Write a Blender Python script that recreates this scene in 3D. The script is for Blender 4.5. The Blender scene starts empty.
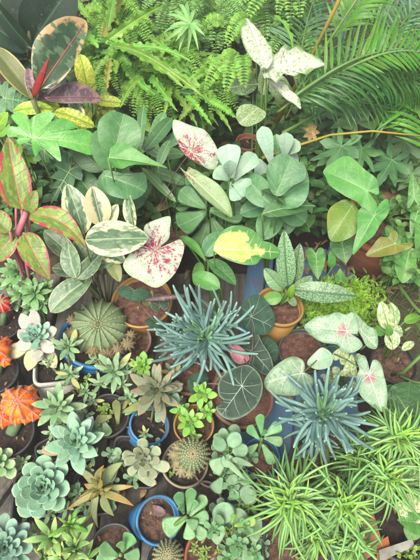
import bpy, math, random
from mathutils import Vector, Matrix, noise as mnoise
R = math.radians
random.seed(7)
sc = bpy.context.scene
COL = sc.collection

# ------------------------------------------------------------------ camera
PITCH = R(58.0); CAM = Vector((0, 0, 1.25)); FOV = R(62); FPX = 280 / math.tan(FOV / 2)
cd = bpy.data.cameras.new("camera"); cam = bpy.data.objects.new("camera", cd); COL.objects.link(cam)
cam.location = CAM; cam.rotation_euler = (R(90) - PITCH, 0, 0)
cd.sensor_fit = 'VERTICAL'; cd.angle = FOV; cd.clip_start = 0.02; cd.clip_end = 200
sc.camera = cam
# ------------------------------------------------------------------ light
SUN_EL, SUN_AZ = R(62), R(-150)          # azimuth measured from +Y towards +X
w = bpy.data.worlds.new("World"); sc.world = w; w.use_nodes = True
nt = w.node_tree; bg = nt.nodes['Background']
sky = nt.nodes.new('ShaderNodeTexSky'); sky.sky_type = 'NISHITA'; sky.sun_disc = False
sky.sun_elevation = SUN_EL; sky.sun_rotation = SUN_AZ; sky.dust_density = 8.0; sky.air_density = 0.35; sky.ozone_density = 0.0
nt.links.new(sky.outputs[0], bg.inputs[0]); bg.inputs[1].default_value = 0.15
sd = bpy.data.lights.new("sun", 'SUN'); sd.energy = 1.35; sd.angle = R(22); sd.color = (1, .95, .84)
sun = bpy.data.objects.new("sun", sd); COL.objects.link(sun)
sdir = Vector((math.sin(SUN_AZ) * math.cos(SUN_EL), math.cos(SUN_AZ) * math.cos(SUN_EL), math.sin(SUN_EL)))
sun.rotation_euler = sdir.to_track_quat('Z', 'Y').to_euler()
vs = sc.view_settings; vs.view_transform = 'Standard'; vs.look = 'None'; vs.gamma = 1; vs.use_curve_mapping = False
vs.exposure = 1.02

# ------------------------------------------------------------------ placing helpers
XA = Vector((1, 0, 0)); FA = Vector((0, math.cos(PITCH), -math.sin(PITCH))); UA = Vector((0, math.sin(PITCH), math.cos(PITCH)))
def P(px, py, z):
    d = FA + XA * ((px - 210) / FPX) + UA * ((280 - py) / FPX)
    return CAM + d * ((z - CAM.z) / d.z)
def MPP(p):                                  # metres per photo pixel at a world point
    return (p - CAM).dot(FA) / FPX
def tocam(p): return (CAM - p).normalized()
UP = Vector((0, 0, 1))
def rnd(a, b): return random.uniform(a, b)
def C(h, k=0.62):
    leafy_ = False
    h = h.lstrip('#'); c = [int(h[i:i + 2], 16) / 255 for i in (0, 2, 4)]
    return tuple(min(1, (x / 12.92 if x <= .04045 else ((x + .055) / 1.055) ** 2.4) * k) for x in c) + (1,)

# ------------------------------------------------------------------ node helper
class NG:
    def __init__(s, name):
        s.m = bpy.data.materials.new(name); s.m.use_nodes = True; s.t = s.m.node_tree; s.n = s.t.nodes; s.L = s.t.links
        s.n.clear(); s.out = s.n.new('ShaderNodeOutputMaterial')
    def new(s, t, **k):
        x = s.n.new(t)
        for a, v in k.items(): setattr(x, a, v)
        return x
    def put(s, inp, v):
        if isinstance(v, bpy.types.NodeSocket): s.L.new(v, inp)
        else: inp.default_value = v
    def math(s, op, a, b=0.0, c=None, clamp=False):
        x = s.new('ShaderNodeMath', operation=op, use_clamp=clamp); s.put(x.inputs[0], a); s.put(x.inputs[1], b)
        if c is not None: s.put(x.inputs[2], c)
        return x.outputs[0]
    def mix(s, f, a, b, mode='MIX'):
        x = s.new('ShaderNodeMix', data_type='RGBA', blend_type=mode); s.put(x.inputs[0], f); s.put(x.inputs[6], a); s.put(x.inputs[7], b)
        return x.outputs[2]
    def ramp(s, f, a, b):                    # smooth step a..b
        x = s.new('ShaderNodeMapRange', interpolation_type='SMOOTHSTEP'); s.put(x.inputs[0], f); x.inputs[1].default_value = a; x.inputs[2].default_value = b
        return x.outputs[0]
    def noise(s, vec, scale, detail=3, rough=.55, dim='3D'):
        x = s.new('ShaderNodeTexNoise', noise_dimensions=dim); s.put(x.inputs['Vector'], vec)
        x.inputs['Scale'].default_value = scale; x.inputs['Detail'].default_value = detail; x.inputs['Roughness'].default_value = rough
        return x.outputs['Fac']

def warm(c):
    return None if c is None else (min(1, c[0] * 1.02), min(1, c[1] * 1.04), c[2] * .84, 1)
MATS = {}
def leafmat(name, a, b, rough=.5, trans=.25, vein=None, veinw=.03, nlat=9, latk=.5, latw=.07, latamt=.4, margin=None, mthr=.75, mamp=.5,
            mscale=5, center=None, cthr=.4, camp=.4, cscale=5, cexp=None, spots=None, sscale=40, sthr=.6, stre=(1, 1), tip=None, tthr=.85, var=.25, bump=.25, fine=.09, spot2=None, s2thr=.62, s2scale=14, age=None, under=None, spec=.4):
    """a leaf surface: two greens clouded together, midrib and side veins, coloured margin / heart, spots"""
    if not name.startswith(('ghost', 'white_cal', 'cream_leaf', 'vein_cal', 'eche', 'jade_pale', 'blue_chalk', 'splash', 'pink_cal', 'pale_cal', 'alocasia', 'vein_w', 'cactus_r', 'cactus_o', 'stem_p', 'tineke_b', 'alocasia_p')): a, b, vein, margin, center, spots, tip, spot2 = [warm(q) for q in (a, b, vein, margin, center, spots, tip, spot2)]
    g = NG(name)
    at = g.new('ShaderNodeAttribute', attribute_name='luv'); sp = g.new('ShaderNodeSeparateXYZ'); g.L.new(at.outputs['Vector'], sp.inputs[0])
    X, Y, E = sp.outputs
    ra = g.new('ShaderNodeAttribute', attribute_name='rnd').outputs['Fac']
    ofs = g.math('MULTIPLY', ra, 37.0)
    cb = g.new('ShaderNodeCombineXYZ'); g.L.new(X, cb.inputs[0]); g.L.new(Y, cb.inputs[1]); g.L.new(ofs, cb.inputs[2]); V = cb.outputs[0]
    aX = g.math('ABSOLUTE', X)
    n1 = g.noise(V, 3.5, 4); col = g.mix(g.ramp(n1, .35, .68), a, b)
    # streaky fine texture
    cb2 = g.new('ShaderNodeCombineXYZ'); g.L.new(g.math('MULTIPLY', X, 3.0), cb2.inputs[0]); g.L.new(Y, cb2.inputs[1]); g.L.new(ofs, cb2.inputs[2])
    nf = g.noise(cb2.outputs[0], 26, 3, .7)
    col = g.mix(fine, col, g.mix(g.ramp(nf, .35, .65), (0, 0, 0, 1), (1, 1, 1, 1)), 'SOFT_LIGHT')
    if center:
        nn = g.noise(V, cscale, 3, .6)
        e = cexp and g.math('POWER', g.math('ADD', g.math('POWER', X, 2.0), g.math('POWER', g.math('SUBTRACT', Y, cexp), 2.0)), .5) or E
        f = g.math('ADD', e, g.math('MULTIPLY', g.math('SUBTRACT', nn, .5), camp * 2))
        col = g.mix(g.ramp(f, cthr + .1, cthr - .1), col, center)
    if margin:
        nn = g.noise(V, mscale, 3, .6)
        f = g.math('ADD', E, g.math('MULTIPLY', g.math('SUBTRACT', nn, .5), mamp * 2))
        col = g.mix(g.ramp(f, mthr - .05, mthr + .05), col, margin)
    if spots:
        cb3 = g.new('ShaderNodeCombineXYZ'); g.L.new(g.math('MULTIPLY', X, stre[0]), cb3.inputs[0]); g.L.new(g.math('MULTIPLY', Y, stre[1]), cb3.inputs[1]); g.L.new(ofs, cb3.inputs[2])
        nn = g.noise(cb3.outputs[0], sscale, 2, .5); col = g.mix(g.ramp(nn, sthr - .03, sthr + .03), col, spots)
    if spot2:
        rr = g.math('ADD', g.math('POWER', g.math('ADD', g.math('POWER', X, 2.0), g.math('POWER', Y, 2.0)), .5), .02)
        cp = g.new('ShaderNodeCombineXYZ'); g.L.new(g.math('MULTIPLY', g.math('DIVIDE', X, rr), .9), cp.inputs[0]); g.L.new(g.math('MULTIPLY', g.math('DIVIDE', Y, rr), .9), cp.inputs[1]); g.L.new(g.math('MULTIPLY_ADD', rr, .7, ofs), cp.inputs[2])
        nn = g.math('ADD', g.math('MULTIPLY', g.noise(cp.outputs[0], s2scale * .5, 3, .7), .6), g.math('MULTIPLY', g.noise(V, s2scale * 2.2, 3, .7), .4))
        pull = g.math('MULTIPLY', rr, .16)
        col = g.mix(g.math('MULTIPLY', g.ramp(g.math('SUBTRACT', nn, pull), s2thr - .05, s2thr + .04), 1.0), col, spot2)
    if tip: col = g.mix(g.ramp(g.math('ADD', Y, g.math('MULTIPLY', n1, .1)), tthr, tthr + .12), col, tip)
    hgt = g.math('MULTIPLY', nf, .1)
    if vein:
        q = g.math('FRACT', g.math('MULTIPLY', g.math('SUBTRACT', Y, g.math('MULTIPLY', aX, latk)), float(nlat)))
        q = g.math('ABSOLUTE', g.math('SUBTRACT', q, .5))
        lat = g.ramp(q, latw, 0.0); mid = g.ramp(aX, veinw, veinw * .3)
        col = g.mix(g.math('MULTIPLY', lat, latamt), col, vein); col = g.mix(mid, col, vein)
        hgt = g.math('SUBTRACT', hgt, g.math('ADD', g.math('MULTIPLY', lat, .8), mid))
    val = g.math('ADD', 1 - var, g.math('MULTIPLY', ra, 2 * var))
    hs = g.new('ShaderNodeHueSaturation'); g.L.new(val, hs.inputs['Value']); g.L.new(col, hs.inputs['Color'])
    g.put(hs.inputs['Hue'], g.math('ADD', .485, g.math('MULTIPLY', g.math('FRACT', g.math('MULTIPLY', ra, 7.3)), .03)))
    col = hs.outputs[0]
    if age:
        col = g.mix(g.ramp(g.math('FRACT', g.math('MULTIPLY', ra, 5.7)), .86, .97), col, age)
    if under:
        ge = g.new('ShaderNodeNewGeometry'); col = g.mix(ge.outputs['Backfacing'], col, under)
    fk = g.noise(V, 34, 2, .5); col = g.mix(g.math('MULTIPLY', g.ramp(fk, .70, .76), .55), col, (.22, .17, .08, 1))
    du = g.noise(V, 7, 5, .7); col = g.mix(g.math('MULTIPLY', g.ramp(du, .55, .8), .22), col, (.42, .44, .36, 1))
    pk = g.noise(V, 13, 3, .6); hgt = g.math('ADD', hgt, g.math('MULTIPLY', pk, 1.1))
    bp = g.new('ShaderNodeBump'); bp.inputs['Strength'].default_value = min(1, bump * 1.2); bp.inputs['Distance'].default_value = .0032; g.L.new(hgt, bp.inputs['Height'])
    pb = g.new('ShaderNodeBsdfPrincipled'); g.L.new(col, pb.inputs['Base Color'])
    g.put(pb.inputs['Roughness'], g.math('ADD', rough - .08, g.math('MULTIPLY', n1, .16)))
    pb.inputs['Specular IOR Level'].default_value = spec; g.L.new(bp.outputs[0], pb.inputs['Normal'])
    if trans > 0:
        tr = g.new('ShaderNodeBsdfTranslucent'); g.L.new(g.mix(.6, col, (.5, .75, .1, 1), 'MULTIPLY') if False else col, tr.inputs[0])
        mx = g.new('ShaderNodeMixShader'); mx.inputs[0].default_value = trans
        g.L.new(pb.outputs[0], mx.inputs[1]); g.L.new(tr.outputs[0], mx.inputs[2]); g.L.new(mx.outputs[0], g.out.inputs[0])
    else: g.L.new(pb.outputs[0], g.out.inputs[0])
    MATS[name] = g.m; return g.m

def solid(name, a, b=None, scale=30, rough=.6, bump=.2, detail=5, stretch=(1, 1, 1), lo=.35, hi=.65, dirt=None, dthr=.6, spec=.4, dscale=9):
    g = NG(name); tc = g.new('ShaderNodeNewGeometry')
    mp = g.new('ShaderNodeMapping'); g.L.new(tc.outputs['Position'], mp.inputs[0]); mp.inputs['Scale'].default_value = stretch
    n = g.noise(mp.outputs[0], scale, detail, .6); col = g.mix(g.ramp(n, lo, hi), a, b or tuple(c * .75 for c in a[:3]) + (1,))
    if dirt:
        d = g.noise(tc.outputs['Position'], dscale, 5, .65); col = g.mix(g.math('MULTIPLY', g.ramp(d, dthr - .1, dthr + .1), .8), col, dirt)
    nb = g.noise(mp.outputs[0], scale * 3, 4, .6)
    bp = g.new('ShaderNodeBump'); bp.inputs['Strength'].default_value = bump; bp.inputs['Distance'].default_value = .004; g.L.new(g.math('ADD', n, nb), bp.inputs['Height'])
    pb = g.new('ShaderNodeBsdfPrincipled'); g.L.new(col, pb.inputs['Base Color']); pb.inputs['Roughness'].default_value = rough
    pb.inputs['Specular IOR Level'].default_value = spec
    g.L.new(bp.outputs[0], pb.inputs['Normal']); g.L.new(pb.outputs[0], g.out.inputs[0]); MATS[name] = g.m; return g.m

# ------------------------------------------------------------------ leaf outlines
def prof(kind):
    f = {
        'ovate':   lambda v: (v ** .62) * ((1 - v) ** .72) * 1.55 * (1 - .12 * v),
        'lance':   lambda v: (v ** .55) * ((1 - v) ** .95) * 1.9,
        'ellip':   lambda v: math.sqrt(max(0, 1 - (2 * v - 1) ** 2)) ** 1.1,
        'obov':    lambda v: min(1, (.16 + 1.0 * v ** 1.15)) * (max(0, 1 - v ** 5.5)) ** .55 * 1.05,
        'spoon':   lambda v: (.26 + .95 * v ** 1.15) * (max(0, 1 - v ** 4.5)) ** .62,
        'strap':   lambda v: min(1, v * 7 + .3) * (max(0, 1 - v ** 4)) ** .8,
        'finger':  lambda v: min(1, .55 + v * 1.2) * (max(0, 1 - v ** 5)) ** .6,
        'point':   lambda v: (.25 + 1.0 * v) * (max(0, 1 - v ** 2.5)) ** .95,
        'round':   lambda v: math.sqrt(max(0, 1 - (2 * v - 1) ** 2)),
        'eche':    lambda v: (.38 + .75 * v) * (max(0, 1 - v ** 5)) ** .62,
    }[kind]
    mx = max(f(i / 50) for i in range(51))
    return lambda v: f(v) / mx
PROF = {k: prof(k) for k in ('ovate', 'lance', 'ellip', 'obov', 'spoon', 'strap', 'finger', 'round', 'eche', 'point')}
POLY = {   # right half outline from tip round to the sinus, petiole at the origin, length 1 to the tip
    'heart': [(0, 1), (.10, .86), (.25, .66), (.38, .42), (.46, .16), (.47, -.08), (.40, -.28), (.27, -.36), (.13, -.30), (.05, -.14), (.012, -.02)],
    'arrow': [(0, 1), (.09, .80), (.20, .56), (.29, .32), (.33, .08), (.37, -.14), (.42, -.36), (.38, -.47), (.26, -.42), (.14, -.24), (.05, -.09), (.012, -.02)],
    'cal':   [(0, 1), (.07, .88), (.22, .70), (.36, .48), (.45, .22), (.49, -.04), (.50, -.28), (.44, -.46), (.33, -.50), (.20, -.38), (.09, -.18), (.012, -.04)],
    'disc':  [(0, 1), (.13, .93), (.32, .76), (.46, .50), (.52, .22), (.51, -.05), (.42, -.27), (.28, -.38), (.15, -.36), (.06, -.22), (.012, -.05)],
    'lobed': [(0, 1), (.05, .86), (.16, .84), (.10, .70), (.13, .60), (.30, .66), (.24, .50), (.21, .38), (.44, .42), (.38, .24), (.32, .13), (.55, .10), (.50, -.04), (.36, -.12), (.46, -.26), (.36, -.34), (.22, -.24), (.20, -.38), (.10, -.30), (.03, -.06)],
    'palm7': [(0, 1), (.10, .80), (.17, .60), (.14, .44), (.22, .50), (.40, .66), (.58, .76), (.50, .50), (.40, .36), (.30, .24), (.50, .26), (.80, .18), (.64, .02), (.44, -.08), (.27, -.10), (.40, -.26), (.48, -.46), (.26, -.42), (.10, -.22), (.02, -.05)],
}
SMOOTH = {'heart', 'arrow', 'cal', 'disc'}
def dense(half, smooth):
    pts = half + [(-x, y) for x, y in reversed(half[1:])]
    out = []; n = len(pts)
    for i in range(n):
        p0, p1, p2, p3 = pts[i - 1], pts[i], pts[(i + 1) % n], pts[(i + 2) % n]
        sharp = (i == 0) or (i == n - 1) or i in (len(half) - 1,)
        for k in range(4 if smooth else 2):
            t = k / (4 if smooth else 2)
            if smooth and not sharp:
                q = [.5 * ((2 * b) + (-a + c) * t + (2 * a - 5 * b + 4 * c - d) * t * t + (-a + 3 * b - 3 * c + d) * t ** 3) for a, b, c, d in zip(p0, p1, p2, p3)]
            else: q = [a + (b - a) * t for a, b in zip(p1, p2)]
            out.append(tuple(q))
    return out
POLYD = {k: dense(v, k in SMOOTH) for k, v in POLY.items()}

# ------------------------------------------------------------------ mesh collector
class MB:
    def __init__(s): s.v = []; s.f = []; s.m = []; s.luv = []; s.r = []
    def add(s, verts, faces, luv=None, r=None, m=0):
        o = len(s.v); s.v += [tuple(x) for x in verts]; s.f += [tuple(i + o for i in f) for f in faces]; s.m += [m] * len(faces)
        r = random.random() if r is None else r
        s.luv += luv or [(0, .5, .5)] * len(verts); s.r += [r] * len(verts)
    def frame(s, B, T, N):
        Y = T - B; L = Y.length or 1e-4; Y = Y / L; X = Y.cross(N)
        if X.length < 1e-3: X = Y.cross(Vector((.3, .9, .2)))
        X.normalize(); Z = X.cross(Y); return X, Y, Z, L
    def leaf(s, B, T, W, N, kind='ovate', arch=.08, cup=.3, roll=0, wave=0, wn=5, jag=0, jn=16, nv=12, nu=4, curl=0, side=0, m=0, r=None, asym=0):
        """thin leaf; W full width in metres"""
        X, Y, Z, L = s.frame(B, T, N)
        if roll: X, Z = X * math.cos(roll) + Z * math.sin(roll), Z * math.cos(roll) - X * math.sin(roll)
        f = PROF[kind]; vs_ = []; uv = []; ph = rnd(0, 6.28); ph2 = rnd(0, 6.28); sid = side + rnd(-.02, .02)
        for i in range(nv + 1):
            v = i / nv; wv = f(v) * W / 2
            for j in range(-nu, nu + 1):
                u = j / nu; e = abs(u)
                ww = wv * (1 + jag * (e ** 2) * math.sin(v * jn * 6.283 + (0 if u > 0 else 2)) + asym * u)
                x = u * ww
                z = arch * L * 4 * v * (1 - v) - curl * L * v ** 3 + cup * abs(x) * (1 - .3 * e) + wave * W * e * e * math.sin(v * wn * 6.283 + (ph if u > 0 else ph2)) * min(1, v * 4) * min(1, (1 - v) * 5 + .15)
                x += sid * L * math.sin(v * math.pi)
                vs_.append(B + X * x + Y * (v * L) + Z * z); uv.append((u * ww / L * 1.0, v, e if v > .03 else e))
        n = 2 * nu + 1; fc = [(i * n + j, i * n + j + 1, (i + 1) * n + j + 1, (i + 1) * n + j) for i in range(nv) for j in range(n - 1)]
        fc = [tuple(reversed(q)) for q in fc] if False else fc
        s.add(vs_, fc, uv, r, m)
    def poly(s, B, T, W, N, kind='heart', arch=.05, cup=.25, wave=.02, wn=3, rings=(.2, .42, .62, .8, .92, 1), vein=1, vw=.012, m=0, r=None, roll=0, fold=0, ragged=0):
        """heart / arrow / lobed leaf round the petiole point B; vein strips stand a hair above the blade"""
        X, Y, Z, L = s.frame(B, T, N)
        if roll: X, Z = X * math.cos(roll) + Z * math.sin(roll), Z * math.cos(roll) - X * math.sin(roll)
        out = POLYD[kind]; mx = max(abs(x) for x, y in out); sx = W / (2 * mx * L); ph = rnd(0, 6.28); a1 = rnd(-.06, .06)
        out = [(x * sx * (1 + ragged * rnd(-1, 1)), y * (1 + ragged * rnd(-1, 1) * .5)) for x, y in out]
        def S(x, y, e, up=0):
            rr = math.hypot(x, y); th = math.atan2(x, y)
            z = arch * 4 * y * (1 - y) * (1 if y > 0 else .6) + cup * abs(x) * (1 if fold else min(1, abs(x) * 4)) - .25 * x * x + wave * e * e * math.sin(th * wn * 2 + ph) + a1 * x
            return B + X * (x * L) + Y * (y * L) + Z * (z * L + up)
        c = (0, .02); vs_ = [S(0, .02, 0)]; uv = [(0, .02, 0)]; n = len(out)
        for q in rings:
            for (x, y) in out:
                x2 = c[0] + (x - c[0]) * q; y2 = c[1] + (y - c[1]) * q
                vs_.append(S(x2, y2, q)); uv.append((x2, y2, q))
        fc = [(0, 1 + (i + 1) % n, 1 + i) for i in range(n)]
        for k in range(len(rings) - 1):
            a = 1 + k * n; b = a + n
            fc += [(a + i, a + (i + 1) % n, b + (i + 1) % n, b + i) for i in range(n)]
        r = random.random() if r is None else r
        s.add(vs_, fc, uv, r, m)
        if vein is not None and vein > 0:
            up = .0012
            def strip(p0, p1, w0, w1, bend=0):
                pts = []; K = 7
                dx, dy = p1[0] - p0[0], p1[1] - p0[1]; l = math.hypot(dx, dy) or 1e-6; nx, ny = -dy / l, dx / l
                for k in range(K + 1):
                    t = k / K; b = bend * l * math.sin(t * math.pi); pts.append((p0[0] + dx * t + nx * b, p0[1] + dy * t + ny * b, w0 + (w1 - w0) * t))
                vv = []
                for x, y, ww in pts:
                    vv.append(S(x + nx * ww, y + ny * ww, .5, up)); vv.append(S(x - nx * ww, y - ny * ww, .5, up))
                s.add(vv, [(2 * k, 2 * k + 1, 2 * k + 3, 2 * k + 2) for k in range(K)], None, r, vein)
            strip((0, 0), (0, .95), vw, vw * .3)
            half = len(out) // 2
            if kind in SMOOTH:
                for sg in (1, -1):
                    def at(fr):
                        x, y = out[int(fr * half) % len(out)]; return (x * sg * .9, y * .9 + (.0))
                    for y0, fr, ww in ((.0, .62, .8), (.0, .80, .9), (0, .70, .6), (.10, .50, .6), (.28, .36, .55), (.48, .24, .5), (.68, .13, .4)):
                        strip((0, y0), at(fr), vw * ww, vw * .25, -.08 * sg)
            else:
                pk = [i for i in range(1, half) if math.hypot(*out[i]) > math.hypot(*out[i - 1]) and math.hypot(*out[i]) > math.hypot(*out[i + 1])]
                for i in pk:
                    x, y = out[i]; y0 = 0 if kind == 'palm7' else max(0, y * .75)
                    strip((0, y0), (x * .85, y * .85 + .15 * y0), vw * .7, vw * .2); strip((0, y0), (-x * .85, y * .85 + .15 * y0), vw * .7, vw * .2)
    def trace(s, pts, pet, tip, z, N, arch=.06, cup=.3, wave=.03, wn=3, rings=(.2, .42, .62, .8, .92, 1), vein=1, vw=.009, m=0, r=None, ribs=10, fold=0, ragged=0, smooth=True, curl=0):
        """a leaf whose outline is given by points of the photo laid on its own tilted plane"""
        B = P(pet[0], pet[1], z); N = N.normalized()
        def pr(q):
            d = FA + XA * ((q[0] - 210) / FPX) + UA * ((280 - q[1]) / FPX); return CAM + d * ((B - CAM).dot(N) / d.dot(N))
        T = pr(tip); X, Y, Z, L = s.frame(B, T, N); loc = [((pr(q) - B).dot(X) / L, (pr(q) - B).dot(Y) / L) for q in pts]
        n0 = len(loc); out = []
        for i in range(n0):
            p0, p1, p2, p3 = loc[i - 1], loc[i], loc[(i + 1) % n0], loc[(i + 2) % n0]
            for k in range(4):
                t = k / 4
                if smooth: q = tuple(.5 * ((2 * b) + (-a + c) * t + (2 * a - 5 * b + 4 * c - d) * t * t + (-a + 3 * b - 3 * c + d) * t ** 3) for a, b, c, d in zip(p0, p1, p2, p3))
                else: q = tuple(a + (b - a) * t for a, b in zip(p1, p2))
                out.append(tuple(v * (1 + ragged * rnd(-1, 1)) for v in q))
        s.blade(B, X, Y, Z, L, out, arch, cup, wave, wn, rings, vein, vw, m, r, fold, ribs)
        return B
    def blade(s, B, X, Y, Z, L, out, arch, cup, wave, wn, rings, vein, vw, m, r, fold, ribs):
        ph = rnd(0, 6.28); r = random.random() if r is None else r; n = len(out); cx, cy = 0, .0
        ar = sum(out[i][0] * out[(i + 1) % n][1] - out[(i + 1) % n][0] * out[i][1] for i in range(n)); 
        def S(x, y, e, up=0):
            th = math.atan2(x, y)
            z = arch * 4 * y * (1 - y) * (1 if y > 0 else .5) + cup * (abs(x) if fold else min(abs(x), abs(x) ** 1.3 * 1.5)) - .22 * x * x + wave * e * e * math.sin(th * wn * 2 + ph)
            z -= .012 * math.cos((y - abs(x) * .6) * 38) * min(1, abs(x) * 6) * (.5 if n > 60 else 1) * .5
            return B + X * (x * L) + Y * (y * L) + Z * (z * L + up)
        vs_ = [S(0, 0, 0)]; uv = [(0, 0, 0)]
        for q in rings:
            for (x, y) in out: vs_.append(S(x * q, y * q, q)); uv.append((x * q, y * q, q))
        fc = [(0, 1 + i, 1 + (i + 1) % n) for i in range(n)]
        for k in range(len(rings) - 1):
            a = 1 + k * n; b = a + n; fc += [(a + i, b + i, b + (i + 1) % n, a + (i + 1) % n) for i in range(n)]
        if ar < 0: fc = [tuple(reversed(q)) for q in fc]
        s.add(vs_, fc, uv, r, m)
        if not vein: return
        def strip(p0, p1, w0, w1, bend=0):
            K = 7; vv = []; dx, dy = p1[0] - p0[0], p1[1] - p0[1]; l = math.hypot(dx, dy) or 1e-6; nx, ny = -dy / l, dx / l
            for k in range(K + 1):
                t = k / K; b = bend * l * math.sin(t * math.pi); x = p0[0] + dx * t + nx * b; y = p0[1] + dy * t + ny * b; ww = w0 + (w1 - w0) * t
                e = max(math.hypot(x, y), .01) / 1.0
                for sg in (1, -1): vv.append(S(x + nx * ww * sg, y + ny * ww * sg, min(1, e), .0014))
            s.add(vv, [(2 * k, 2 * k + 1, 2 * k + 3, 2 * k + 2) for k in range(K)], None, r, vein)
        ti = max(range(n), key=lambda i: out[i][1] - abs(out[i][0]) * .8); strip((0, 0), (out[ti][0] * .97, out[ti][1] * .97), vw, vw * .3)
        if isinstance(ribs, int):
            for j in range(ribs):
                i = int(n * (j + .5) / ribs); x, y = out[i]
                if abs(x) < .07 and y > 0: continue
                y0 = max(0, min(y - abs(x) * .75, .85)); f = .93; strip((out[ti][0] * y0, y0), (x * f, y * f), vw * (.65 if y0 < .05 else .5), vw * .2, .05 * (1 if x > 0 else -1))
    def fleshy(s, B, T, W, TH, N, kind='eche', arch=-.10, nv=9, ns=8, m=0, r=None, keel=0, flat=.45, side=0):
        """thick succulent leaf, closed"""
        X, Y, Z, L = s.frame(B, T, N); f = PROF[kind]; vs_ = []; uv = []
        for i in range(nv + 1):
            v = i / nv; v = v * (2 - v) * .5 + v * .5 if i < nv else 1
            w_ = max(f(min(v, .998)), .02) * W / 2; t_ = TH / 2 * (max(f(min(v, .998)), .03) ** .6)
            for j in range(ns):
                a = 2 * math.pi * j / ns; x = math.cos(a) * w_; z = math.sin(a) * t_ * (flat if math.sin(a) > 0 else 1)
                z += arch * L * 4 * v * (1 - v) + .18 * abs(x) + (-keel * t_ if j == 3 * ns // 4 else 0)
                vs_.append(B + X * (x + side * L * math.sin(v * 3.14)) + Y * (v * L) + Z * z); uv.append((x / L, v, abs(math.cos(a))))
        fc = [(i * ns + j, i * ns + (j + 1) % ns, (i + 1) * ns + (j + 1) % ns, (i + 1) * ns + j) for i in range(nv) for j in range(ns)]
        fc.append(tuple(nv * ns + j for j in range(ns))); fc.append(tuple(reversed(range(ns))))
        s.add(vs_, fc, uv, r, m)
    def tube(s, pts, r0, r1=None, ns=6, m=0, r=None):
        r1 = r0 if r1 is None else r1; K = len(pts) - 1; vs_ = []; uv = []
        for i, p in enumerate(pts):
            d = (pts[min(K, i + 1)] - pts[max(0, i - 1)]); d = d.normalized() if d.length > 1e-7 else Vector((0, 0, 1))
            a = d.cross(Vector((.31, .2, .93))).normalized(); b = d.cross(a); rr = r0 + (r1 - r0) * i / K
            for j in range(ns):
                t = 2 * math.pi * j / ns; vs_.append(p + (a * math.cos(t) + b * math.sin(t)) * rr); uv.append((0.2 * math.cos(t), i / K, .5))
        fc = [(i * ns + j, i * ns + (j + 1) % ns, (i + 1) * ns + (j + 1) % ns, (i + 1) * ns + j) for i in range(K) for j in range(ns)]
        fc.append(tuple(reversed(range(ns)))); fc.append(tuple(K * ns + j for j in range(ns)))
        s.add(vs_, fc, uv, r, m)
    def lathe(s, O, A, prof_, ns=40, m=0, sq=0, rot=0, wob=0):
        """prof_: (radius, height) along axis A from O; sq>0 makes it a rounded square"""
        A = A.normalized(); a = A.cross(Vector((0, 1, 0.01))).normalized(); b = A.cross(a); vs_ = []; uv = []
        for i, (rr, h) in enumerate(prof_):
            for j in range(ns):
                t = 2 * math.pi * j / ns; q = 1
                if sq: q = 1 / ((abs(math.cos(t)) ** sq + abs(math.sin(t)) ** sq) ** (1 / sq)) 
                q *= 1 + wob * math.sin(3 * t + 1) + wob * .6 * math.sin(5 * t)
                t2 = t + rot; vs_.append(O + (a * math.cos(t2) + b * math.sin(t2)) * rr * q + A * h); uv.append((j / ns, i / len(prof_), .5))
        fc = [(i * ns + j, i * ns + (j + 1) % ns, (i + 1) * ns + (j + 1) % ns, (i + 1) * ns + j) for i in range(len(prof_) - 1) for j in range(ns)]
        s.add(vs_, fc, uv, 0.5, m)
    def build(s, name, mats, parent=None, origin=None, smooth=True):
        if not isinstance(mats, (list, tuple)): mats = [mats]
        og = origin if origin is not None else (parent.matrix_world.translation if parent else Vector((0, 0, 0)))
        me = bpy.data.meshes.new(name); me.from_pydata([(x - og.x, y - og.y, z - og.z) for x, y, z in s.v], [], s.f)
        for q in mats: me.materials.append(MATS[q] if isinstance(q, str) else q)
        me.polygons.foreach_set('material_index', s.m); me.polygons.foreach_set('use_smooth', [smooth] * len(s.f))
        a = me.attributes.new('luv', 'FLOAT_VECTOR', 'POINT'); a.data.foreach_set('vector', [c for q in s.luv for c in q])
        a = me.attributes.new('rnd', 'FLOAT', 'POINT'); a.data.foreach_set('value', s.r)
        me.update(); o = bpy.data.objects.new(name, me); COL.objects.link(o)
        if parent:
            o.parent = parent; o.location = og - WORLD[parent.name] if parent.name in WORLD else (0, 0, 0)
        else: o.location = og
        WORLD[o.name] = Vector(og)
        return o
WORLD = {}
def thing(name, label, cat, loc, group=None):
    o = bpy.data.objects.new(name, None); COL.objects.link(o); o.location = loc; o.empty_display_size = .05
    o['label'] = label; o['category'] = cat
    if group: o['group'] = group
    WORLD[o.name] = Vector(loc); return o
def part(mb, name, mats, parent, smooth=True):
    return mb.build(name, mats, parent, origin=WORLD[parent.name], smooth=smooth)
def tag(o, label, cat, group=None, kind=None):
    if kind: o['kind'] = kind
    if label: o['label'] = label; o['category'] = cat
    if group: o['group'] = group
    return o
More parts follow.
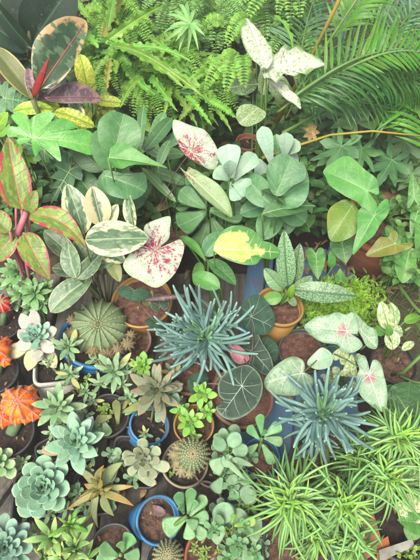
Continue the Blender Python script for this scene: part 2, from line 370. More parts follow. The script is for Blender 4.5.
# ------------------------------------------------------------------ materials
leafmat('rubber_dark', C('#243f35'), C('#1c322d'), rough=.6, trans=.04, vein=C('#3c5f50'), nlat=14, latamt=.12, veinw=.02, spec=.15, bump=.08)
leafmat('tineke', C('#4a7050'), C('#345844'), rough=.25, trans=.1, margin=C('#e8c89c'), mthr=.88, mamp=.34, mscale=4.5, spots=C('#6d8f74'), sscale=4, sthr=.6, stre=(1.5, 3), spec=.6, bump=.15)
leafmat('tineke_back', C('#7d6a70'), C('#5c5058'), rough=.45, trans=.1, vein=C('#7c5a5e'), veinw=.02, nlat=12, latamt=.3, margin=C('#b39386'), mthr=.85, mamp=.4, mscale=4, spots=C('#967c7c'), sscale=9, sthr=.55, stre=(1, 2.5))
leafmat('olive_back', C('#6d7448'), C('#5e6a44'), rough=.5, trans=.15, margin=C('#a49a60'), mthr=.88, mamp=.1)
leafmat('sheath_red', C('#b8503f'), C('#9a3f38'), rough=.4, trans=.15)
leafmat('gold_speckle', C('#a9c93f'), C('#8fb83a'), rough=.45, trans=.25, vein=C('#7fae38'), nlat=8, latamt=.5, spots=C('#dbe06a'), sscale=12, sthr=.5, stre=(2.5, 1.4), margin=C('#90b83f'), mthr=.85, mamp=.15)
leafmat('bright_lobed', C('#74b860'), C('#58a04c'), rough=.34, trans=.22, fine=.2)
leafmat('blue_lobed', C('#5d9170'), C('#4a7c60'), rough=.5, trans=.15)
leafmat('vein_pale', C('#a8cf98'), C('#98c38a'), trans=.1, rough=.5, var=.05)
leafmat('vein_white', C('#b4c8b4'), C('#a0b8a2'), trans=.05, rough=.5, var=.05)
leafmat('vein_cream', C('#eef0c4'), C('#e6eab4'), trans=.1, rough=.5, var=.03)
leafmat('vein_cal', C('#dfeadb', .7), C('#cfe0cc', .7), trans=.1, rough=.5, var=.03)
leafmat('vein_mid_pale', C('#c2d6b4'), C('#b8ceaa'), trans=.1, rough=.5, var=.03)
leafmat('tineke_rib', C('#b06a62'), C('#a05c58'), trans=.05, rough=.45, var=.03)
leafmat('vein_mid', C('#6f9c70'), C('#6f9c70'), trans=.1, rough=.5, var=.05)
leafmat('lime', C('#8bcb3e'), C('#79b936'), rough=.4, trans=.3, vein=C('#a5d868'), nlat=7)
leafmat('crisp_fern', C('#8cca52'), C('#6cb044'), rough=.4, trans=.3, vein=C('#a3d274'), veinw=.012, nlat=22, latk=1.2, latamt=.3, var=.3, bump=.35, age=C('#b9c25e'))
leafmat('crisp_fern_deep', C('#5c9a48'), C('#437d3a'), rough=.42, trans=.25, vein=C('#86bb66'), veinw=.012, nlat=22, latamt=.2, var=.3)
leafmat('boston', C('#98d060'), C('#78ba4c'), rough=.5, trans=.3, var=.2)
leafmat('feathery', C('#92c878'), C('#6eac5c'), rough=.6, trans=.25, var=.35)
leafmat('palm_dark', C('#4c8648'), C('#3a6e3c'), rough=.42, trans=.2, var=.3)
leafmat('palm_blue', C('#76a285'), C('#5e8c72'), rough=.45, trans=.2, var=.25)
leafmat('palm_bright', C('#62a434'), C('#4e9030'), rough=.4, trans=.35, var=.25)
leafmat('palm_stem', C('#a5903c'), C('#8a8a3c'), rough=.45, trans=0)
leafmat('stem_green', C('#6d9850'), C('#587f42'), rough=.5, trans=0, var=.15)
leafmat('stem_dull', C('#7c7f5c'), C('#5d6a4a'), rough=.6, trans=0)
leafmat('stem_pink', C('#c9808a'), C('#a8606c'), rough=.45, trans=0)
leafmat('stem_purple', C('#7c5c5c'), C('#6c5450'), rough=.5, trans=0)
leafmat('white_cal', C('#e2eeda', .66), C('#d0e2c4', .66), rough=.5, trans=.3, spots=C('#94bc7c'), sscale=22, sthr=.6, vein=C('#f0f6e4', .75), nlat=6, latamt=.4, margin=C('#8bb86a'), mthr=.93, mamp=.2, bump=.4, var=.06)
leafmat('speckle_cal', C('#a9c39b'), C('#93b488'), rough=.5, trans=.2, spots=C('#5c8a5a'), sscale=26, sthr=.52, vein=C('#c9dac0'), nlat=6, latamt=.3)
leafmat('palmate_dark', C('#5c8e5e'), C('#44764c'), rough=.5, trans=.18, var=.3, age=C('#a48f5e'))
leafmat('jade_pale', C('#accfb4'), C('#98c4a6'), rough=.5, trans=.12, vein=C('#b0d3ba'), veinw=.015, nlat=5, latamt=.12, var=.12)
leafmat('big_round', C('#629c6c'), C('#4a8458'), rough=.42, spec=.4, trans=.18, vein=C('#8fbd94'), veinw=.012, nlat=6, latk=.9, latamt=.35, latw=.05, var=.15)
leafmat('big_round_deep', C('#4c8050'), C('#3c7044'), rough=.42, trans=.2, vein=C('#86b47c'), veinw=.012, nlat=6, latk=.9, latamt=.35, latw=.05)
leafmat('obovate', C('#66986a'), C('#508458'), rough=.42, trans=.15, vein=C('#84ae80'), veinw=.02, nlat=5, latamt=.15, var=.25)
leafmat('splash_cal', C('#d3e5cf'), C('#c0dabd'), rough=.48, trans=.25, spot2=C('#b02c58'), s2thr=.45, s2scale=9, margin=C('#b2d4a2'), mthr=.93, mamp=.15, spots=C('#e6eee0'), sscale=10, sthr=.6, bump=.4, var=.04)
leafmat('splash_green', C('#b5d3a0'), C('#a3c78e'), rough=.48, trans=.25, spot2=C('#a84a58'), s2thr=.53, s2scale=10, margin=C('#8fba74'), mthr=.9, mamp=.2, bump=.4, var=.04)
leafmat('pink_cal', C('#bcd8ba', .66), C('#9fc6a2'), rough=.48, trans=.22, center=C('#d86f8c'), cexp=.08, cthr=.13, camp=.14, cscale=14, spots=C('#94bf98'), sscale=18, sthr=.58, stre=(1.3, 1.3), margin=C('#86b486'), mthr=.9, mamp=.2, bump=.5, var=.05)
leafmat('pale_cal', C('#b0d0b0'), C('#94bd98'), rough=.48, trans=.22, spots=C('#84b08c'), sscale=12, sthr=.58, margin=C('#7cab80'), mthr=.88, mamp=.2, bump=.5, var=.05)
leafmat('yellow_dief', C('#d8ec90'), C('#bede6c'), rough=.42, trans=.25, margin=C('#5a9c50'), mthr=.74, mamp=.40, mscale=6, var=.04)
leafmat('arrow_green', C('#70b060'), C('#5a9c50'), rough=.42, spec=.4, trans=.25, var=.12)
leafmat('arrow_yellow', C('#8fb54a'), C('#79a746'), rough=.42, trans=.28, margin=C('#b8b440'), mthr=1.0, mamp=.3, mscale=2.5)
leafmat('arrow_bronze', C('#8c8a40'), C('#76803f'), rough=.42, trans=.2)
leafmat('silver_speckle', C('#5f9468'), C('#4c825a'), rough=.42, trans=.15, spots=C('#9cc09c'), sscale=42, sthr=.49, stre=(1.2, 1), vein=C('#4f8058'), veinw=.02, nlat=1, latamt=0)
leafmat('alocasia', C('#355c48'), C('#284c3a'), rough=.65, trans=.03, spec=.15, var=.12)
leafmat('alocasia_round', C('#3c5446'), C('#30473b'), rough=.65, trans=.03, spec=.15, var=.1, margin=C('#6f8a74'), mthr=.95, mamp=.05)
leafmat('alocasia_pink', C('#b47880'), C('#9a6a70'), rough=.5, trans=.1, vein=C('#c894a0'), nlat=6)
leafmat('red_aglo', C('#7ea04a'), C('#5c8a3c'), rough=.42, trans=.2, vein=C('#c88078'), veinw=.014, nlat=8, latamt=.25, margin=C('#c43c52'), mthr=.81, mamp=.44, mscale=5, spots=C('#8eb04e'), sscale=8, sthr=.56, stre=(3, 1), spot2=C('#d08a78'), s2thr=.62, s2scale=9, var=.1)
leafmat('cream_ficus', C('#5c8268'), C('#4b735c'), rough=.4, trans=.18, vein=C('#9db894'), veinw=.015, nlat=1, latamt=0, margin=C('#ecebc4'), mthr=.54, mamp=.42, mscale=4.2, spots=C('#7fa085'), sscale=6, sthr=.56, stre=(3, 1), var=.06)
leafmat('cream_leaf', C('#dddcae'), C('#d2d4a4'), rough=.42, trans=.2, vein=C('#b8c090'), veinw=.015, nlat=1, latamt=0, center=C('#5c8268'), cthr=.22, camp=.4, cscale=4, var=.06)
leafmat('grey_ficus', C('#6f8f78'), C('#5d806c'), rough=.4, trans=.15, vein=C('#a9bfa0'), veinw=.02, nlat=1, latamt=0, margin=C('#c0c8a0'), mthr=.93, mamp=.3, mscale=7, spots=C('#87a58a'), sscale=7, sthr=.55, stre=(3, 1), var=.12)
leafmat('green_star', C('#7fb07c'), C('#6ea26c'), rough=.42, trans=.0, var=.15, tip=C('#9ac68c'))
leafmat('ghost', C('#c0cdb8'), C('#aebfae'), rough=.5, trans=0, spots=C('#c9bfb8'), sscale=3, sthr=.55, tip=C('#c8b0ac'), tthr=.9, var=.08)
leafmat('ghost_inner', C('#9ed0b4'), C('#8fc4aa'), rough=.5, trans=0, tip=C('#bcc8b8'), var=.08)
leafmat('ghost_outer', C('#cfd2a0'), C('#c0c898'), rough=.5, trans=0, tip=C('#c2b89c'), tthr=.9, var=.08)
leafmat('eche', C('#9ccba8'), C('#86bc98'), rough=.52, trans=0, age=C('#a89470'), margin=C('#b2dabb'), mthr=.93, mamp=.04, tip=C('#b5d6b2'), tthr=.94, var=.1)
leafmat('eche_blue', C('#98c2aa'), C('#84b49c'), rough=.52, trans=0, age=C('#a89470'), margin=C('#b0d2bc'), mthr=.93, mamp=.04, var=.1)
leafmat('eche_green', C('#8cbc84'), C('#a6cc8c'), rough=.5, trans=0, tip=C('#c2d49a'), tthr=.85, var=.12)
leafmat('sprout_pale', C('#93b894'), C('#7fa984'), rough=.5, trans=0, var=.18, tip=C('#a8c8a0'), age=C('#b8c070'))
leafmat('bronze', C('#86907a'), C('#6e8470'), rough=.5, trans=0, tip=C('#8c8472'), tthr=.75, var=.2, spots=C('#94866e'), sscale=5, sthr=.62)
leafmat('grey_leaf', C('#9aa892'), C('#8a9c86'), rough=.65, trans=0, var=.16, tip=C('#a8a896'))
leafmat('yellow_brown', C('#9a9450'), C('#7e8454'), rough=.5, trans=0, var=.2, tip=C('#a07c38'), tthr=.72, spots=C('#a8862f'), sscale=3, sthr=.64)
leafmat('olive_leaf', C('#8f9c6c'), C('#7d8e62'), rough=.55, trans=0, var=.15)
leafmat('aloe_green', C('#86b56c'), C('#9cc47e'), rough=.42, trans=0, var=.2, tip=C('#b4c878'))
leafmat('fresh_green', C('#92c860'), C('#7ab950'), rough=.4, trans=.05, var=.15)
leafmat('kal', C('#7fa888'), C('#6c9878'), rough=.48, trans=0, var=.16, margin=C('#9cbfa0'), mthr=.94, mamp=.05)
leafmat('jade', C('#74a878'), C('#629a6a'), rough=.38, trans=0, var=.16, margin=C('#8fbc8a'), mthr=.95, mamp=.04)
leafmat('sprig', C('#93b860'), C('#7ba650'), rough=.5, trans=.1, var=.25)
leafmat('blue_chalk', C('#88b4aa'), C('#72a29a'), rough=.55, trans=0, var=.18, tip=C('#9cbfae'), fine=.1)
leafmat('blue_chalk_in', C('#8cc088'), C('#7ab48a'), rough=.5, trans=0, var=.12)
leafmat('grassy', C('#8ec47c'), C('#7cb66c'), rough=.42, trans=.1, var=.22)
leafmat('grassy_in', C('#a6da70'), C('#94d060'), rough=.42, trans=.1, var=.15)
leafmat('moss_lime', C('#a8dc50', .66), C('#88c444', .6), rough=.5, trans=.3, var=.3)
leafmat('pothos_var', C('#a9cf94'), C('#8fbc80'), rough=.38, trans=.2, spots=C('#e2ead0'), sscale=7, sthr=.5, stre=(2, 1), vein=C('#8ab878'), nlat=1, latamt=0, var=.06)
leafmat('pothos_cream', C('#dfe6cc'), C('#cfdcba'), rough=.4, trans=.2, spots=C('#7fae6c'), sscale=8, sthr=.58, stre=(2, 1), spot2=None, var=.06)
leafmat('pothos', C('#66a852'), C('#56984a'), rough=.3, trans=.2, vein=C('#8cc070'), veinw=.015, nlat=1, latamt=0)
leafmat('deep_leaf', C('#4f8458'), C('#427650'), rough=.42, trans=.15, vein=C('#76a672'), veinw=.012, nlat=8, latk=.7, latamt=.5, latw=.05, bump=.6)
leafmat('understory', C('#4c7c44'), C('#34602f'), rough=.55, trans=.15, var=.45, age=C('#8a7a4c'))
leafmat('ivy_mid', C('#6fa45c'), C('#558c4c'), rough=.45, trans=.2, var=.35)
leafmat('dry', C('#b09a6c'), C('#8c7550'), rough=.7, trans=.1, var=.3)
leafmat('thin_grass', C('#84ab5c'), C('#6f9a54'), rough=.5, trans=.15, var=.3)
leafmat('cactus_green', C('#7e9a7c'), C('#68886a'), rough=.6, trans=0, var=.1, center=C('#a8b698'), cthr=.16, camp=.1)
leafmat('cactus_brown', C('#8a8468'), C('#76755c'), rough=.7, trans=0, var=.2)
leafmat('cactus_red', C('#f02c60', .9), C('#d82050', .9), rough=.45, trans=0, var=.1)
leafmat('cactus_orange', C('#ff8420', 1), C('#ff5418', .95), rough=.45, trans=0, var=.06)
leafmat('spine_white', C('#d0c8ac'), C('#c4b890'), rough=.6, trans=0, var=.15)
leafmat('spine_pink', C('#f0b0a8'), C('#f0c8a0'), rough=.6, trans=0, var=.1)
leafmat('spine_tan', C('#b8a488'), C('#a08c70'), rough=.6, trans=0, var=.2)

solid('soil_brown', C('#846654', .46), C('#543f34', .42), 60, .95, 1.0, dirt=C('#a58a74', .5), dthr=.62, dscale=90)
solid('soil_dark', C('#463a32', .42), C('#2a231f', .4), 70, .95, 1.0, dirt=C('#8a8078', .5), dthr=.66, dscale=120)
solid('soil_red', C('#8c6656', .5), C('#64463a', .45), 60, .95, 1.0, dirt=C('#b08a78', .5), dthr=.64, dscale=80)
solid('grit_pale', C('#b8a894', .6), C('#8c7c68', .6), 200, .9, .2)
solid('grit_dark', C('#3c342c', .5), C('#241f1a', .5), 200, .9, .2)
solid('terracotta', C('#b07050', .6), C('#96583f', .6), 14, .85, .25, dirt=C('#c09a84', .55), dthr=.6)
solid('terracotta_dull', C('#96705c', .55), C('#7c5846', .55), 10, .9, .3, dirt=C('#b39c8a', .5), dthr=.58)
solid('plastic_orange', C('#c4683e', .65), C('#b05a38', .65), 8, .5, .05, dirt=C('#8a6850', .5), dthr=.66)
solid('plastic_tan', C('#b9924e', .62), C('#a58044', .6), 9, .5, .08, dirt=C('#846a40', .5), dthr=.62)
solid('plastic_blue', C('#2c86c0', .7), C('#2474ac', .7), 7, .42, .06, dirt=C('#7c8c8c', .5), dthr=.58, spec=.5)
solid('plastic_black', C('#3e4246', .6), C('#2f3236', .6), 9, .5, .06, dirt=C('#7c7668', .45), dthr=.62)
solid('plastic_grey', C('#5d6464', .55), C('#4a5050', .55), 9, .5, .06, dirt=C('#8f8a7c', .5), dthr=.6)
solid('plastic_cream', C('#b0a68c', .6), C('#9a9078', .6), 9, .55, .08, dirt=C('#6f6654', .5), dthr=.62)
solid('plastic_white', C('#ccd2c2', .75), C('#bcc4b4', .72), 8, .5, .06, dirt=C('#6c6c5e', .5), dthr=.58)
solid('clear_rim', C('#8c8070', .5), C('#6f665a', .5), 12, .3, .05)
solid('bag_black', C('#44474c', .5), C('#303338', .5), 18, .35, .5, dirt=C('#7c7060', .45), dthr=.62)
solid('wood_grey', C('#8c8c84', .5), C('#6c6a62', .48), 9, .85, .5, stretch=(9, 1, 1), dirt=C('#4c4238', .45), dthr=.56, dscale=13)
solid('wood_blue', C('#6c9cc4', .6), C('#5a8ab4', .6), 7, .7, .4, stretch=(5, 1, 1), dirt=C('#9a8478', .5), dthr=.60, dscale=16)
solid('earth', C('#5c4a3c', .45), C('#3c332a', .42), 14, .95, .9, dirt=C('#6c7a50', .4), dthr=.6, dscale=6)
solid('wood_dark', C('#5c4c3e', .5), C('#40362c', .5), 10, .85, .5, stretch=(8, 1, 1))
solid('board_orange', C('#c46a38', .6), C('#ac5a34', .6), 10, .6, .15)
solid('board_white', C('#b4b8ae', .6), C('#a0a498', .6), 10, .7, .2, dirt=C('#7c7868', .5))
solid('board_salmon', C('#bc8a68', .6), C('#a87858', .6), 16, .8, .3, dirt=C('#8c6c58', .5))
solid('cloth_blue', C('#3f6c94', .5), C('#34587c', .5), 12, .8, .3)
solid('bark', C('#76684c', .5), C('#54503a', .5), 20, .9, .5, stretch=(1, 1, .3))

# ------------------------------------------------------------------ builders
def NRM(p, up=.4, jit=.12):
    n = tocam(p) * (1 - up) + UP * up + Vector((rnd(-jit, jit), rnd(-jit, jit), rnd(-jit, jit) * .5)); return n.normalized()
def rod(mb, pts, rf, ns=6, flat=1, N=None, m=0, r=None):
    K = len(pts) - 1; vs_ = []; uv = []
    for i, p in enumerate(pts):
        d = (pts[min(K, i + 1)] - pts[max(0, i - 1)]).normalized(); n0 = N or UP
        a = d.cross(n0)
        if a.length < .05: a = d.cross(Vector((.3, .8, .1)))
        a.normalize(); b = a.cross(d); rr = rf(i / K)
        for j in range(ns):
            t = 2 * math.pi * j / ns; vs_.append(p + a * math.cos(t) * rr + b * math.sin(t) * rr * flat); uv.append((.1 * math.cos(t), i / K, .5))
    fc = [(i * ns + j, i * ns + (j + 1) % ns, (i + 1) * ns + (j + 1) % ns, (i + 1) * ns + j) for i in range(K) for j in range(ns)]
    fc.append(tuple(reversed(range(ns)))); fc.append(tuple(K * ns + j for j in range(ns)))
    mb.add(vs_, fc, uv, r, m)
def curve(a, b, up=0.0, n=8, side=0.0):
    d = b - a; s = d.cross(UP); s = s.normalized() if s.length > 1e-5 else Vector((1, 0, 0))
    return [a + d * (i / n) + UP * up * math.sin(math.pi * i / n) + s * side * math.sin(math.pi * i / n) for i in range(n + 1)]

def soil_disk(O, A, r, mat, parent, sq=0, rot=0):
    mb = MB(); A = A.normalized(); a = A.cross(Vector((0, 1, .01))).normalized(); b = A.cross(a); ns = 36; rg = 9; vs_ = [O + A * .003]; 
    for i in range(1, rg + 1):
        for j in range(ns):
            t = 2 * math.pi * j / ns; q = 1
            if sq: q = 1 / ((abs(math.cos(t)) ** sq + abs(math.sin(t)) ** sq) ** (1 / sq))
            x = math.cos(t + rot) * r * q * i / rg; y = math.sin(t + rot) * r * q * i / rg
            p = O + a * x + b * y; h = mnoise.noise(p * 70) * .0045 + mnoise.noise(p * 180) * .003 + .004 * (1 - (i / rg) ** 2)
            vs_.append(p + A * h)
    fc = [(0, 1 + j, 1 + (j + 1) % ns) for j in range(ns)]
    for i in range(rg - 1):
        o = 1 + i * ns; fc += [(o + j, o + ns + j, o + ns + (j + 1) % ns, o + (j + 1) % ns) for j in range(ns)]
    mb.add(vs_, fc)
    # crumbs and grit lying on the soil
    for k in range(70):
        t = rnd(0, 6.28); rr = r * math.sqrt(random.random()) * .9; p = O + a * math.cos(t) * rr + b * math.sin(t) * rr + A * .003
        s_ = rnd(.0012, .0038); vs2 = [p + Vector((rnd(-1, 1), rnd(-1, 1), rnd(-1, 1))).normalized() * s_ * rnd(.6, 1) for _ in range(4)]
        mb.add([p + A * s_] + vs2[:3], [(0, 1, 2), (0, 2, 3), (0, 3, 1)], m=random.choice((0, 0, 1, 2)))
    for k in range(random.randint(1, 4)):
        t = rnd(0, 6.28); rr = r * rnd(.1, .8); p = O + a * math.cos(t) * rr + b * math.sin(t) * rr + A * .004; d = (a * math.cos(t * 3) + b * math.sin(t * 3)) * rnd(.008, .02)
        mb.leaf(p, p + d + A * .002, .005, A, 'lance', wave=.2, arch=.2, nv=5, nu=1, m=3)
    return part(mb, 'soil', [mat, 'grit_pale', 'grit_dark', 'dry'], parent)

def pot(t, px, py, z, rpx, mat, soil='soil_brown', h=None, base=(0, 0), tilt=None, taper=.72, lip=.012, thick=.06, drop=.018, sq=0, rot=0, wob=.008):
    """a flower pot whose rim centre shows at px,py at height z; base = photo-pixel place of its foot centre"""
    O = P(px, py, z); r = rpx * MPP(O); h = h or min(z - .012, .11)
    if tilt is None: A = UP
    else: A = Vector((tilt[0], tilt[1], 1)).normalized()
    ns = 48; mb = MB()
    rf = r if not sq else r * 1.0
    mb.lathe(O, A, [(.01, -h), (rf * taper * .96, -h), (rf * taper, -h + .003), (rf * (taper + (.96 - taper) * .5), -h * .5), (rf * .96, -lip - .001), (rf * (.96 - thick), -lip - .001), (rf * (.94 - thick), -drop - .004), (rf * .6, -drop - .006)], ns, sq=sq, rot=rot, wob=wob)
    p = part(mb, 'pot', mat, t)
    mb = MB(); mb.lathe(O, A, [(rf * (.965 - thick), -lip - .006), (rf * .965, -lip - .0015), (rf * 1.02, -lip), (rf * 1.03, -.002), (rf * 1.0, 0), (rf * (1.0 - thick * .8), 0), (rf * (.975 - thick), -.003), (rf * (.955 - thick), -lip - .006)], ns, sq=sq, rot=rot, wob=wob)
    part(mb, 'rim', mat, p)
    if soil: soil_disk(O - A * drop, A, rf * (.955 - thick), soil, t, sq, rot)
    return O, r, A

def stem_to(parent, B, root, mat='stem_green', r=.0022, up=.03, name='petiole', side=None):
    mb = MB(); rod(mb, curve(root, B, up, 9, rnd(-.015, .015) if side is None else side), lambda t: r * (1.25 - .45 * t), 7)
    return part(mb, name, mat, parent)

def traced(t, pts, pet, tip, z, mat, up=.3, vein='vein_pale', root=None, pmat='stem_green', pr=.002, label=None, **o):
    mb = MB(); B = P(pet[0], pet[1], z); mb.trace(pts, pet, tip, z, NRM(B, up, .04), **o); ob = part(mb, 'leaf', [mat, vein], t)
    if label: ob['label'] = label
    if root is not None: stem_to(ob, B, root, pmat, pr)
    return ob

def leafy(t, rows, mat, root=None, pet='stem_green', up=.4, petr=.0022):
    """rows: (kind, base x, base y, tip x, tip y, width px, z base, z tip, options)"""
    out = []
    for row in rows:
        kind, bx, by, tx, ty, wpx, zb, zt = row[:8]; o = dict(row[8]) if len(row) > 8 else {}
        B, T = P(bx, by, zb), P(tx, ty, zt); mid = (B + T) / 2; W = wpx * MPP(mid)
        m = o.pop('mat', mat); vm = o.pop('vein', 'vein_pale'); N = NRM(mid, o.pop('up', up), .08); nopet = o.pop('nopet', False); pm = o.pop('pet', pet); th = o.pop('th', 0); rr = o.pop('root', root); nm = o.pop('name', 'leaf'); lab = o.pop('label', None); pup = o.pop('pup', .03)
        mb = MB()
        if kind in POLY:
            mb.poly(B, T, W, N, kind, **o); ob = part(mb, nm, [m, vm], t)
        elif th:
            mb.fleshy(B, T, W, th, N, kind, **o); ob = part(mb, nm, m, t)
        else:
            mb.leaf(B, T, W, N, kind, **{**dict(nv=16, nu=5), **o}); ob = part(mb, nm, m, t)
        if lab: ob['label'] = lab
        if rr is not None and not nopet: stem_to(ob, B, rr, pm, petr, pup)
        out.append(ob)
    return out

def rosette(mb, Cc, Rr, n, wr=.5, th=.14, el0=82, el1=8, kind='eche', axis=None, m=0, start=.22, pw=.8, arch=-.1, az0=None, jit=.08, keel=0):
    A = (axis or UP).normalized(); a = A.cross(Vector((.2, 1, .1))).normalized(); b = A.cross(a); az = rnd(0, 6.28) if az0 is None else az0
    for i in range(n):
        t = (i + .5) / n; L = Rr * (start + (1 - start) * t ** pw) * (1 + rnd(-jit, jit)); el = R(el0 + (el1 - el0) * t ** .8 + rnd(-4, 4)); az += 2.39996 + rnd(-.08, .08)
        d = (a * math.cos(az) + b * math.sin(az)); dr = d * math.cos(el) + A * math.sin(el)
        B = Cc + d * Rr * .04 * (1 - t) - A * Rr * .22 * t; T = B + dr * L; N = (A * math.cos(el) - d * math.sin(el))
        rr = random.random()
        while .8 < (rr * 5.7) % 1: rr = random.random()
        if i >= n - 2 and random.random() < .35: rr = .5225
        mb.fleshy(B, T, L * wr * (1 + rnd(-jit, jit)), L * th, N, kind, arch, m=m, keel=keel, ns=10, r=rr, side=rnd(-.06, .06))

def cactus(t, O, r, ribs, mat, spmat, A=None, squash=.85, name='body', depth=.12, nsp=9, splen=.16, rows=9, spr=.0006, parent=None, spiral=0):
    A = (A or UP).normalized(); a = A.cross(Vector((.1, 1, .05))).normalized(); b = A.cross(a); nu, nv = ribs * 8, 26; vs_ = []; uv = []
    def pt(th, ph, k=1):
        rib = (1 - abs(math.sin((ph + spiral * th) * ribs / 2)) ** .9) if ribs else 1
        rr = r * (1 - depth + depth * rib) if math.sin(th) > .02 else r * (1 - depth * .5)
        rr = rr * (1 - .10 * math.exp(-(th / .22) ** 2)) * k
        return O + (a * math.cos(ph) + b * math.sin(ph)) * math.sin(th) * rr + A * math.cos(th) * rr * squash
    for i in range(nv + 1):
        for j in range(nu):
            th = .001 + (math.pi * .93) * i / nv; ph = 2 * math.pi * j / nu; vs_.append(pt(th, ph)); uv.append((j / nu * 3, i / nv, abs(math.sin(ph * ribs / 2))))
    fc = [(i * nu + j, (i + 1) * nu + j, (i + 1) * nu + (j + 1) % nu, i * nu + (j + 1) % nu) for i in range(nv) for j in range(nu)]
    mb = MB(); mb.add(vs_, fc, uv); body = part(mb, name, mat, parent or t)
    mb = MB()
    for k in range(ribs):
        ph = 2 * math.pi * k / ribs
        for i in range(rows):
            th = .12 + 1.55 * (i + .5 * (k % 2)) / rows; p = pt(th, ph - spiral * th, 1.0); out = (p - O).normalized(); e1 = out.cross(A).normalized(); e2 = out.cross(e1)
            mb.add([p + e1 * r * .03, p + e2 * r * .03, p - e1 * r * .03, p - e2 * r * .03, p + out * r * .03], [(0, 1, 4), (1, 2, 4), (2, 3, 4), (3, 0, 4)], None, .5)
            for q in range(nsp):
                an = 6.283 * q / nsp + rnd(-.3, .3); d = (out * rnd(.3, 1.0) + (e1 * math.cos(an) + e2 * math.sin(an))).normalized(); L = r * splen * rnd(.6, 1.2); sd_ = d.cross(out).normalized() * spr * 1.3; s2 = sd_.cross(d).normalized() * spr * 1.3
                mb.add([p + sd_, p - sd_ * .5 + s2, p - sd_ * .5 - s2, p + d * L], [(0, 1, 3), (1, 2, 3), (2, 0, 3)], None, .5)
    part(mb, 'spines', spmat, body)
    return body

def frond(t, P0, P1, arch, pairs, ll, lw, mat, name='frond', droop=.25, stem='stem_green', sr=.0018, vee=.25, kind='lance', fwd=.35, bare=.06, env=None, nv=4, jag=0, side=0, N0=None, sides=(1, -1), miss=.04, rg=.12):
    """fern or palm frond: arching rachis with a row of leaflets on either side"""
    mb = MB(); pts = curve(P0, P1, arch, 24, side); rod(mb, pts, lambda q: sr * (1.2 - q * .9), 5, m=1)
    for i in range(pairs):
        q = bare + (1 - bare) * (i + .5) / pairs; k = q * 24; i0 = min(23, int(k)); p = pts[i0].lerp(pts[i0 + 1], k - i0)
        d = (pts[min(24, i0 + 2)] - pts[max(0, i0 - 1)]).normalized(); N = N0 or NRM(p, .5, .05); s = d.cross(N).normalized(); N = s.cross(d).normalized()
        e = env(q) if env else math.sin(math.pi * min(1, (q * .92 + .06))) ** .6
        for sg in sides:
            if random.random() < miss: continue
            L = ll * e * rnd(.8, 1.1); dr = (s * sg + d * (fwd + rnd(-rg, rg)) + N * (vee + rnd(-rg, rg))).normalized()
            mb.leaf(p, p + dr * L, lw * (.6 + .4 * e), (N + s * -sg * .2).normalized(), kind, arch=droop * .5, curl=droop * .6, cup=.25, nv=nv, nu=1, jag=jag)
    return part(mb, name, [mat, stem], t)

def fingers(mb, O, n, L, rad, el_lo, el_hi, droop=.3, A=None, m=0, mi=1, flat=.7, ns=6, seg=7, inner=.22, az=None, lj=.22, kind='rod', upcurl=0, taper=4, wig=.12, wide=.72, jb=.0, end=1.2):
    A = (A or UP).normalized(); a = A.cross(Vector((.2, 1, .1))).normalized(); b = A.cross(a); z0 = rnd(0, 6)
    for i in range(n):
        t = (i + .5) / n; phi = z0 + i * 2.39996 + rnd(-.2, .2); el = R(el_hi + (el_lo - el_hi) * t ** .9 + rnd(-7, 7)); ll = L * (1 - lj + rnd(-lj, lj)) * (.55 + .45 * min(1, t * 2.2))
        d = a * math.cos(phi) + b * math.sin(phi); dr = d * math.cos(el) + A * math.sin(el); sdv = d.cross(A) * rnd(-wig, wig) * ll; dk = droop * rnd(.3, 1.6); uk = upcurl * rnd(0, 1.5)
        pts = []; j0 = Vector((rnd(-1, 1), rnd(-1, 1), rnd(-1, 1))) * jb
        for k in range(seg + 1):
            q = k / seg if taper < 6 else 1 - (1 - k / seg) ** 1.7; pts.append(O + j0 - A * (t * L * .10) + d * .004 + dr * ll * q - A * dk * ll * q * q * math.cos(el) + A * uk * ll * q ** 3 + sdv * q * q)
        mm = mi if t < inner else m
        rod(mb, pts, lambda q: rad * (wide + (end - wide) * q) * (max(0.02, 1 - q ** taper)) ** .7, ns, flat, A, mm)
# ------------------------------------------------------------------ setting
def below(px, py, z, z0=.06, dx=0, dy=0):
    p = P(px, py, z); return Vector((p.x + dx, p.y + dy, z0))
def sheet(name, x0, x1, y0, y1, z, mat, n=60, amp=.02):
    mb = MB(); vs_ = []
    for i in range(n + 1):
        for j in range(n + 1):
            x = x0 + (x1 - x0) * (j / n); y = y0 + (y1 - y0) * (i / n); k = max(abs(x) / 3, abs(y) / 4, 1)
            vs_.append((x, y, z + mnoise.noise(Vector((x * 3, y * 3, 0))) * amp + mnoise.noise(Vector((x * 14, y * 14, 2))) * amp * .4))
    mb.add(vs_, [(i * (n + 1) + j, i * (n + 1) + j + 1, (i + 1) * (n + 1) + j + 1, (i + 1) * (n + 1) + j) for i in range(n) for j in range(n)])
    return mb.build(name, mat)
g = sheet('ground', -3, 3, -1.5, 5, -.05, 'earth', 110, .02); g['kind'] = 'structure'
g = sheet('terrain', -60, 60, -60, 60, -.11, 'earth', 60, .0); g['kind'] = 'structure'

